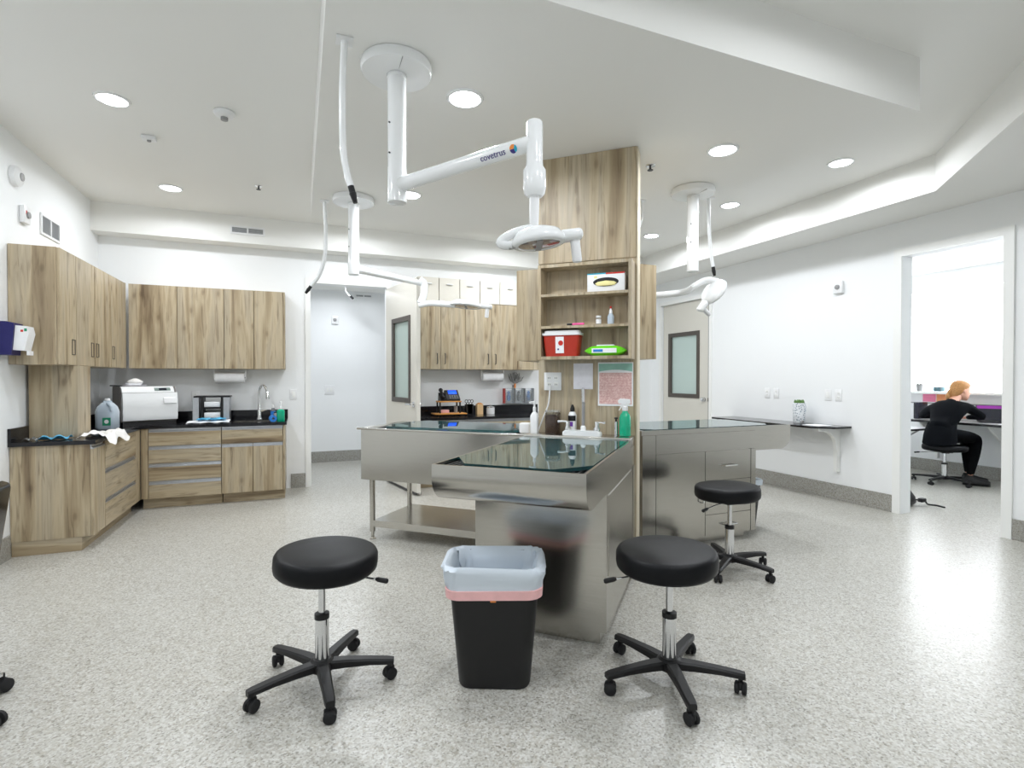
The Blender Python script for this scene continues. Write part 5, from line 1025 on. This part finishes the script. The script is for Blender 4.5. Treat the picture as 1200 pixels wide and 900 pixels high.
t = thing('plant_pot', 'teal and clear glass pot on the office sill', 'pot', (7.975, 4.42, WZ0 + 0.0005)); part('glass_body', MB().lathe([(0.002, 0), (0.058, 0.0), (0.064, 0.02), (0.064, 0.10), (0.054, 0.115), (0.05, 0.115)], n=22), 'clearplastic', t); part('filling', MB().lathe([(0.002, 0.002), (0.054, 0.003), (0.058, 0.02), (0.058, 0.062), (0.002, 0.066)], n=22), 'teal', t)
solo('sticky_note', MB().box(OFX - 0.004, OFX - 0.0008, 4.50, 4.66, 0.955, 1.06), 'notepink', 'pink note sheet stuck under the office sill', 'note'); solo('sticky_note', MB().box(OFX - 0.004, OFX - 0.0008, 4.32, 4.49, 0.955, 1.06), 'noteorange', 'orange note sheet stuck under the office sill', 'note')
# bag by the opening
t = thing('backpack', 'black bag lying on the floor just inside the office', 'bag', (5.62, 3.50, 0.0))
rnd = random.Random(4); rg = []
for z, r in ((0.001, 0.13), (0.03, 0.16), (0.09, 0.15), (0.15, 0.11), (0.20, 0.06), (0.225, 0.01)): rg.append([(math.cos(2 * math.pi * j / 18) * r * 1.25 * rnd.uniform(0.94, 1.06), math.sin(2 * math.pi * j / 18) * r * rnd.uniform(0.94, 1.06), z) for j in range(18)])
part('sack', MB().rings(rg), 'black', t, ang=70); part('strap', MB().tube(curve([(0.10, -0.12, 0.06), (0.20, -0.15, 0.05), (0.24, -0.16, 0.012), (0.28, -0.22, 0.008), (0.26, -0.30, 0.008)], 5), 0.008, 8), 'black', t); part('toggle', MB().rbox(0.14, 0.21, -0.17, -0.12, 0.035, 0.075, 0.01), 'black', t)

# ------------------------------------------------------------------ the seated person
def skin_body(name, verts, edges, root, subdiv=2):
    me = bpy.data.meshes.new(name); me.from_pydata([v[0] for v in verts], edges, [])
    ob = bpy.data.objects.new(name, me); col.objects.link(ob)
    ob.modifiers.new('skin', 'SKIN').use_smooth_shade = True
    for i, v in enumerate(verts):
        r = v[1]; ob.data.skin_vertices[0].data[i].radius = r if isinstance(r, tuple) else (r, r); ob.data.skin_vertices[0].data[i].use_root = (i == root)
    ob.modifiers.new('sub', 'SUBSURF').levels = subdiv
    out = bpy.data.meshes.new_from_object(ob.evaluated_get(bpy.context.evaluated_depsgraph_get()))
    bpy.data.objects.remove(ob); bpy.data.meshes.remove(me); return out
P = {'hip': ((7.235, 3.985, 0.60), 0.125), 'waist': ((7.28, 4.00, 0.70), 0.135), 'chest': ((7.40, 4.02, 0.84), 0.150), 'neckb': ((7.49, 4.02, 0.955), 0.085), 'neck': ((7.545, 4.005, 1.015), 0.05), 'head': ((7.60, 3.99, 1.085), 0.055),
     'Lsh': ((7.43, 4.15, 0.91), 0.075), 'Lua': ((7.48, 4.29, 0.85), 0.052), 'Lel': ((7.58, 4.405, 0.79), 0.045), 'Lfa': ((7.70, 4.34, 0.785), 0.038), 'Lwr': ((7.78, 4.27, 0.775), 0.028),
     'Rsh': ((7.51, 3.875, 0.93), 0.075), 'Rua': ((7.62, 3.83, 0.87), 0.052), 'Rel': ((7.72, 3.80, 0.805), 0.045), 'Rfa': ((7.75, 3.90, 0.80), 0.038), 'Rwr': ((7.77, 4.00, 0.785), 0.028),
     'Lhp': ((7.27, 4.05, 0.585), 0.095), 'Lth': ((7.44, 3.99, 0.580), 0.085), 'Lkn': ((7.62, 3.93, 0.55), 0.066), 'Lsn': ((7.60, 3.90, 0.33), 0.055), 'Lan': ((7.575, 3.87, 0.11), 0.038),
     'Rhp': ((7.25, 3.91, 0.585), 0.095), 'Rth': ((7.39, 3.83, 0.580), 0.085), 'Rkn': ((7.53, 3.76, 0.55), 0.066), 'Rsn': ((7.48, 3.77, 0.33), 0.055), 'Ran': ((7.42, 3.78, 0.11), 0.038)}
names = list(P); ix = {n: i for i, n in enumerate(names)}
E_ = [('hip', 'waist'), ('waist', 'chest'), ('chest', 'neckb'), ('neckb', 'neck'), ('neck', 'head'), ('chest', 'Lsh'), ('Lsh', 'Lua'), ('Lua', 'Lel'), ('Lel', 'Lfa'), ('Lfa', 'Lwr'), ('chest', 'Rsh'), ('Rsh', 'Rua'), ('Rua', 'Rel'), ('Rel', 'Rfa'), ('Rfa', 'Rwr'),
      ('hip', 'Lhp'), ('Lhp', 'Lth'), ('Lth', 'Lkn'), ('Lkn', 'Lsn'), ('Lsn', 'Lan'), ('hip', 'Rhp'), ('Rhp', 'Rth'), ('Rth', 'Rkn'), ('Rkn', 'Rsn'), ('Rsn', 'Ran')]
me = skin_body('body', [P[n] for n in names], [(ix[a], ix[b]) for a, b in E_], 0)
per = thing('person', 'person in a black jacket and trousers seated at the office desk, looking right', 'person', (7.30, 3.98, 0))
for q in ('jacket', 'trousers', 'skin'): me.materials.append(MATS[q])
for f in me.polygons:
    c = f.center; f.material_index = 2 if (c.z > 1.0 and c.x > 7.48) or (c.z < 0.13) else (1 if c.z < 0.60 or (c.z < 0.64 and c.x > 7.40) else 0); f.use_smooth = True
me.transform(Matrix.Translation((-7.30, -3.98, 0)))
bo = bpy.data.objects.new('body', me); col.objects.link(bo); bo.parent = per
# head: faces image right; built in its own frame (x = face forward, z = up)
hd_ = MB()
def head_ring(z, ax, ay, ox): return [(ox + ax * math.cos(2 * math.pi * j / 24), ay * math.sin(2 * math.pi * j / 24), z) for j in range(24)]
hd_.rings([head_ring(*q) for q in ((-0.115, 0.02, 0.02, 0.055), (-0.105, 0.04, 0.038, 0.045), (-0.085, 0.062, 0.052, 0.03), (-0.05, 0.082, 0.064, 0.012), (-0.01, 0.092, 0.070, 0.003), (0.03, 0.096, 0.074, -0.002), (0.07, 0.088, 0.070, -0.006), (0.10, 0.062, 0.052, -0.008), (0.117, 0.02, 0.018, -0.008))])
fdir = Vector((0.86, -0.51, 0.0)).normalized()
HM = Matrix.Translation((7.625, 3.985, 1.125)) @ Matrix.Rotation(math.atan2(fdir.y, fdir.x), 4, 'Z') @ Matrix.Rotation(R(8), 4, 'Y')
def hp(n, mb, mat, par=None): return part(n, mb.xf(HM), mat, par or per, True, ang=70)
h = hp('head', hd_, 'skin')
hp('nose', MB().add([(0.090, 0.0, 0.018), (0.092, -0.012, -0.032), (0.092, 0.012, -0.032), (0.118, 0.0, -0.026)], [(0, 1, 3), (0, 3, 2), (1, 2, 3), (0, 2, 1)]), 'skin', h)
for s in (-1, 1):
    hp('eye', MB().lathe([(0.002, -0.006), (0.009, -0.003), (0.010, 0.0), (0.009, 0.003), (0.002, 0.006)], (0.088, s * 0.03, 0.012), 10), 'frame_dark', h); hp('ear', MB().lathe([(0.002, -0.03), (0.014, -0.018), (0.018, 0.0), (0.016, 0.02), (0.002, 0.03)], (-0.005, s * 0.073, 0.0), 10, 1, 0.4), 'skin', h)
    hp('eyebrow', MB().rbox(0.083, 0.092, s * 0.03 - 0.015, s * 0.03 + 0.015, 0.028, 0.034, 0.002), 'hair', h)
hp('mouth', MB().rbox(0.082, 0.093, -0.02, 0.02, -0.066, -0.058, 0.003), 'notepink', h)
rg = []
for z, ax, ay, ox in ((-0.09, 0.035, 0.05, -0.075), (-0.05, 0.055, 0.072, -0.062), (0.0, 0.075, 0.083, -0.042), (0.04, 0.100, 0.086, -0.022), (0.075, 0.103, 0.082, -0.010), (0.105, 0.080, 0.066, -0.012), (0.127, 0.035, 0.03, -0.014)): rg.append(head_ring(z, ax, ay, ox))
hp('hair', MB().rings(rg), 'hair'); hp('ponytail', MB().tube(curve([(-0.09, 0, 0.0), (-0.125, 0, -0.03), (-0.125, 0.0, -0.10), (-0.10, 0.01, -0.16)], 5), [0.02] * 8 + [0.03] * 4 + [0.024] * 2 + [0.012] * 2, 10), 'hair')
# hands with five fingers
def hand(wr, d, side):
    d = Vector(d).normalized(); z = Vector((0, 0, 1)); sdv = d.cross(z) * side; w = Vector(wr)
    V = [(w - d * 0.01, 0.022), (w + d * 0.045, (0.034, 0.014)), (w + d * 0.085, (0.034, 0.013))]; E2 = [(0, 1), (1, 2)]
    for i, (o, l) in enumerate(((-0.028, 0.058), (-0.010, 0.072), (0.010, 0.068), (0.027, 0.052))):
        b = len(V); V += [(w + d * 0.09 + sdv * o, 0.0085), (w + d * (0.09 + l * 0.55) + sdv * o * 1.15 + z * 0.004, 0.008), (w + d * (0.09 + l) + sdv * o * 1.2 - z * 0.008, 0.0065)]; E2 += [(2, b), (b, b + 1), (b + 1, b + 2)]
    b = len(V); V += [(w + d * 0.035 - sdv * 0.036, 0.010), (w + d * 0.075 - sdv * 0.055, 0.0085), (w + d * 0.10 - sdv * 0.060 - z * 0.004, 0.007)]; E2 += [(1, b), (b, b + 1), (b + 1, b + 2)]
    me = skin_body('hand', [(tuple(p), r) for p, r in V], E2, 0); me.materials.append(MATS['skin'])
    for f in me.polygons: f.use_smooth = True
    me.transform(Matrix.Translation((-7.30, -3.98, 0))); o = bpy.data.objects.new('hand', me); col.objects.link(o); o.parent = per
hand((7.785, 4.262, 0.772), (0.75, -0.6, -0.08), 1); hand((7.772, 4.005, 0.782), (0.25, 0.95, -0.08), -1)
# shoes
def shoe(an, toe):
    a = Vector(an); d = (Vector(toe) - a); d.z = 0; d.normalize(); s = d.cross(Vector((0, 0, 1))); rg = []
    for x, w, h in ((-0.065, 0.025, 0.05), (-0.05, 0.036, 0.085), (0.0, 0.038, 0.085), (0.06, 0.043, 0.06), (0.12, 0.047, 0.045), (0.165, 0.038, 0.036), (0.185, 0.016, 0.024)):
        c = Vector((a.x, a.y, 0.036)) + d * x; rg.append([c + s * (w * math.cos(2 * math.pi * j / 12)) + Vector((0, 0, 1)) * ((h if math.sin(2 * math.pi * j / 12) > 0 else 0.034) * math.sin(2 * math.pi * j / 12)) for j in range(12)])
    part('shoe', MB().rings(rg), 'black', per, True, ang=60)
shoe((7.575, 3.87, 0), (7.69, 3.74, 0)); shoe((7.42, 3.78, 0), (7.50, 3.64, 0))
# jacket hem and a small back emblem
rg = []
for k_, (p, r) in enumerate((((7.20, 3.98, 0.50), 0.158), ((7.215, 3.985, 0.60), 0.15), ((7.25, 3.995, 0.68), 0.14), ((7.285, 4.00, 0.73), 0.135))): rg.append([(p[0] + r * 0.92 * math.cos(2 * math.pi * j / 24), p[1] + r * 1.12 * math.sin(2 * math.pi * j / 24), p[2] + (0.03 * math.cos(2 * math.pi * j / 24))) for j in range(24)])
part('jacket_hem', MB().rings(rg, False, False), 'jacket', per, True, ang=70)
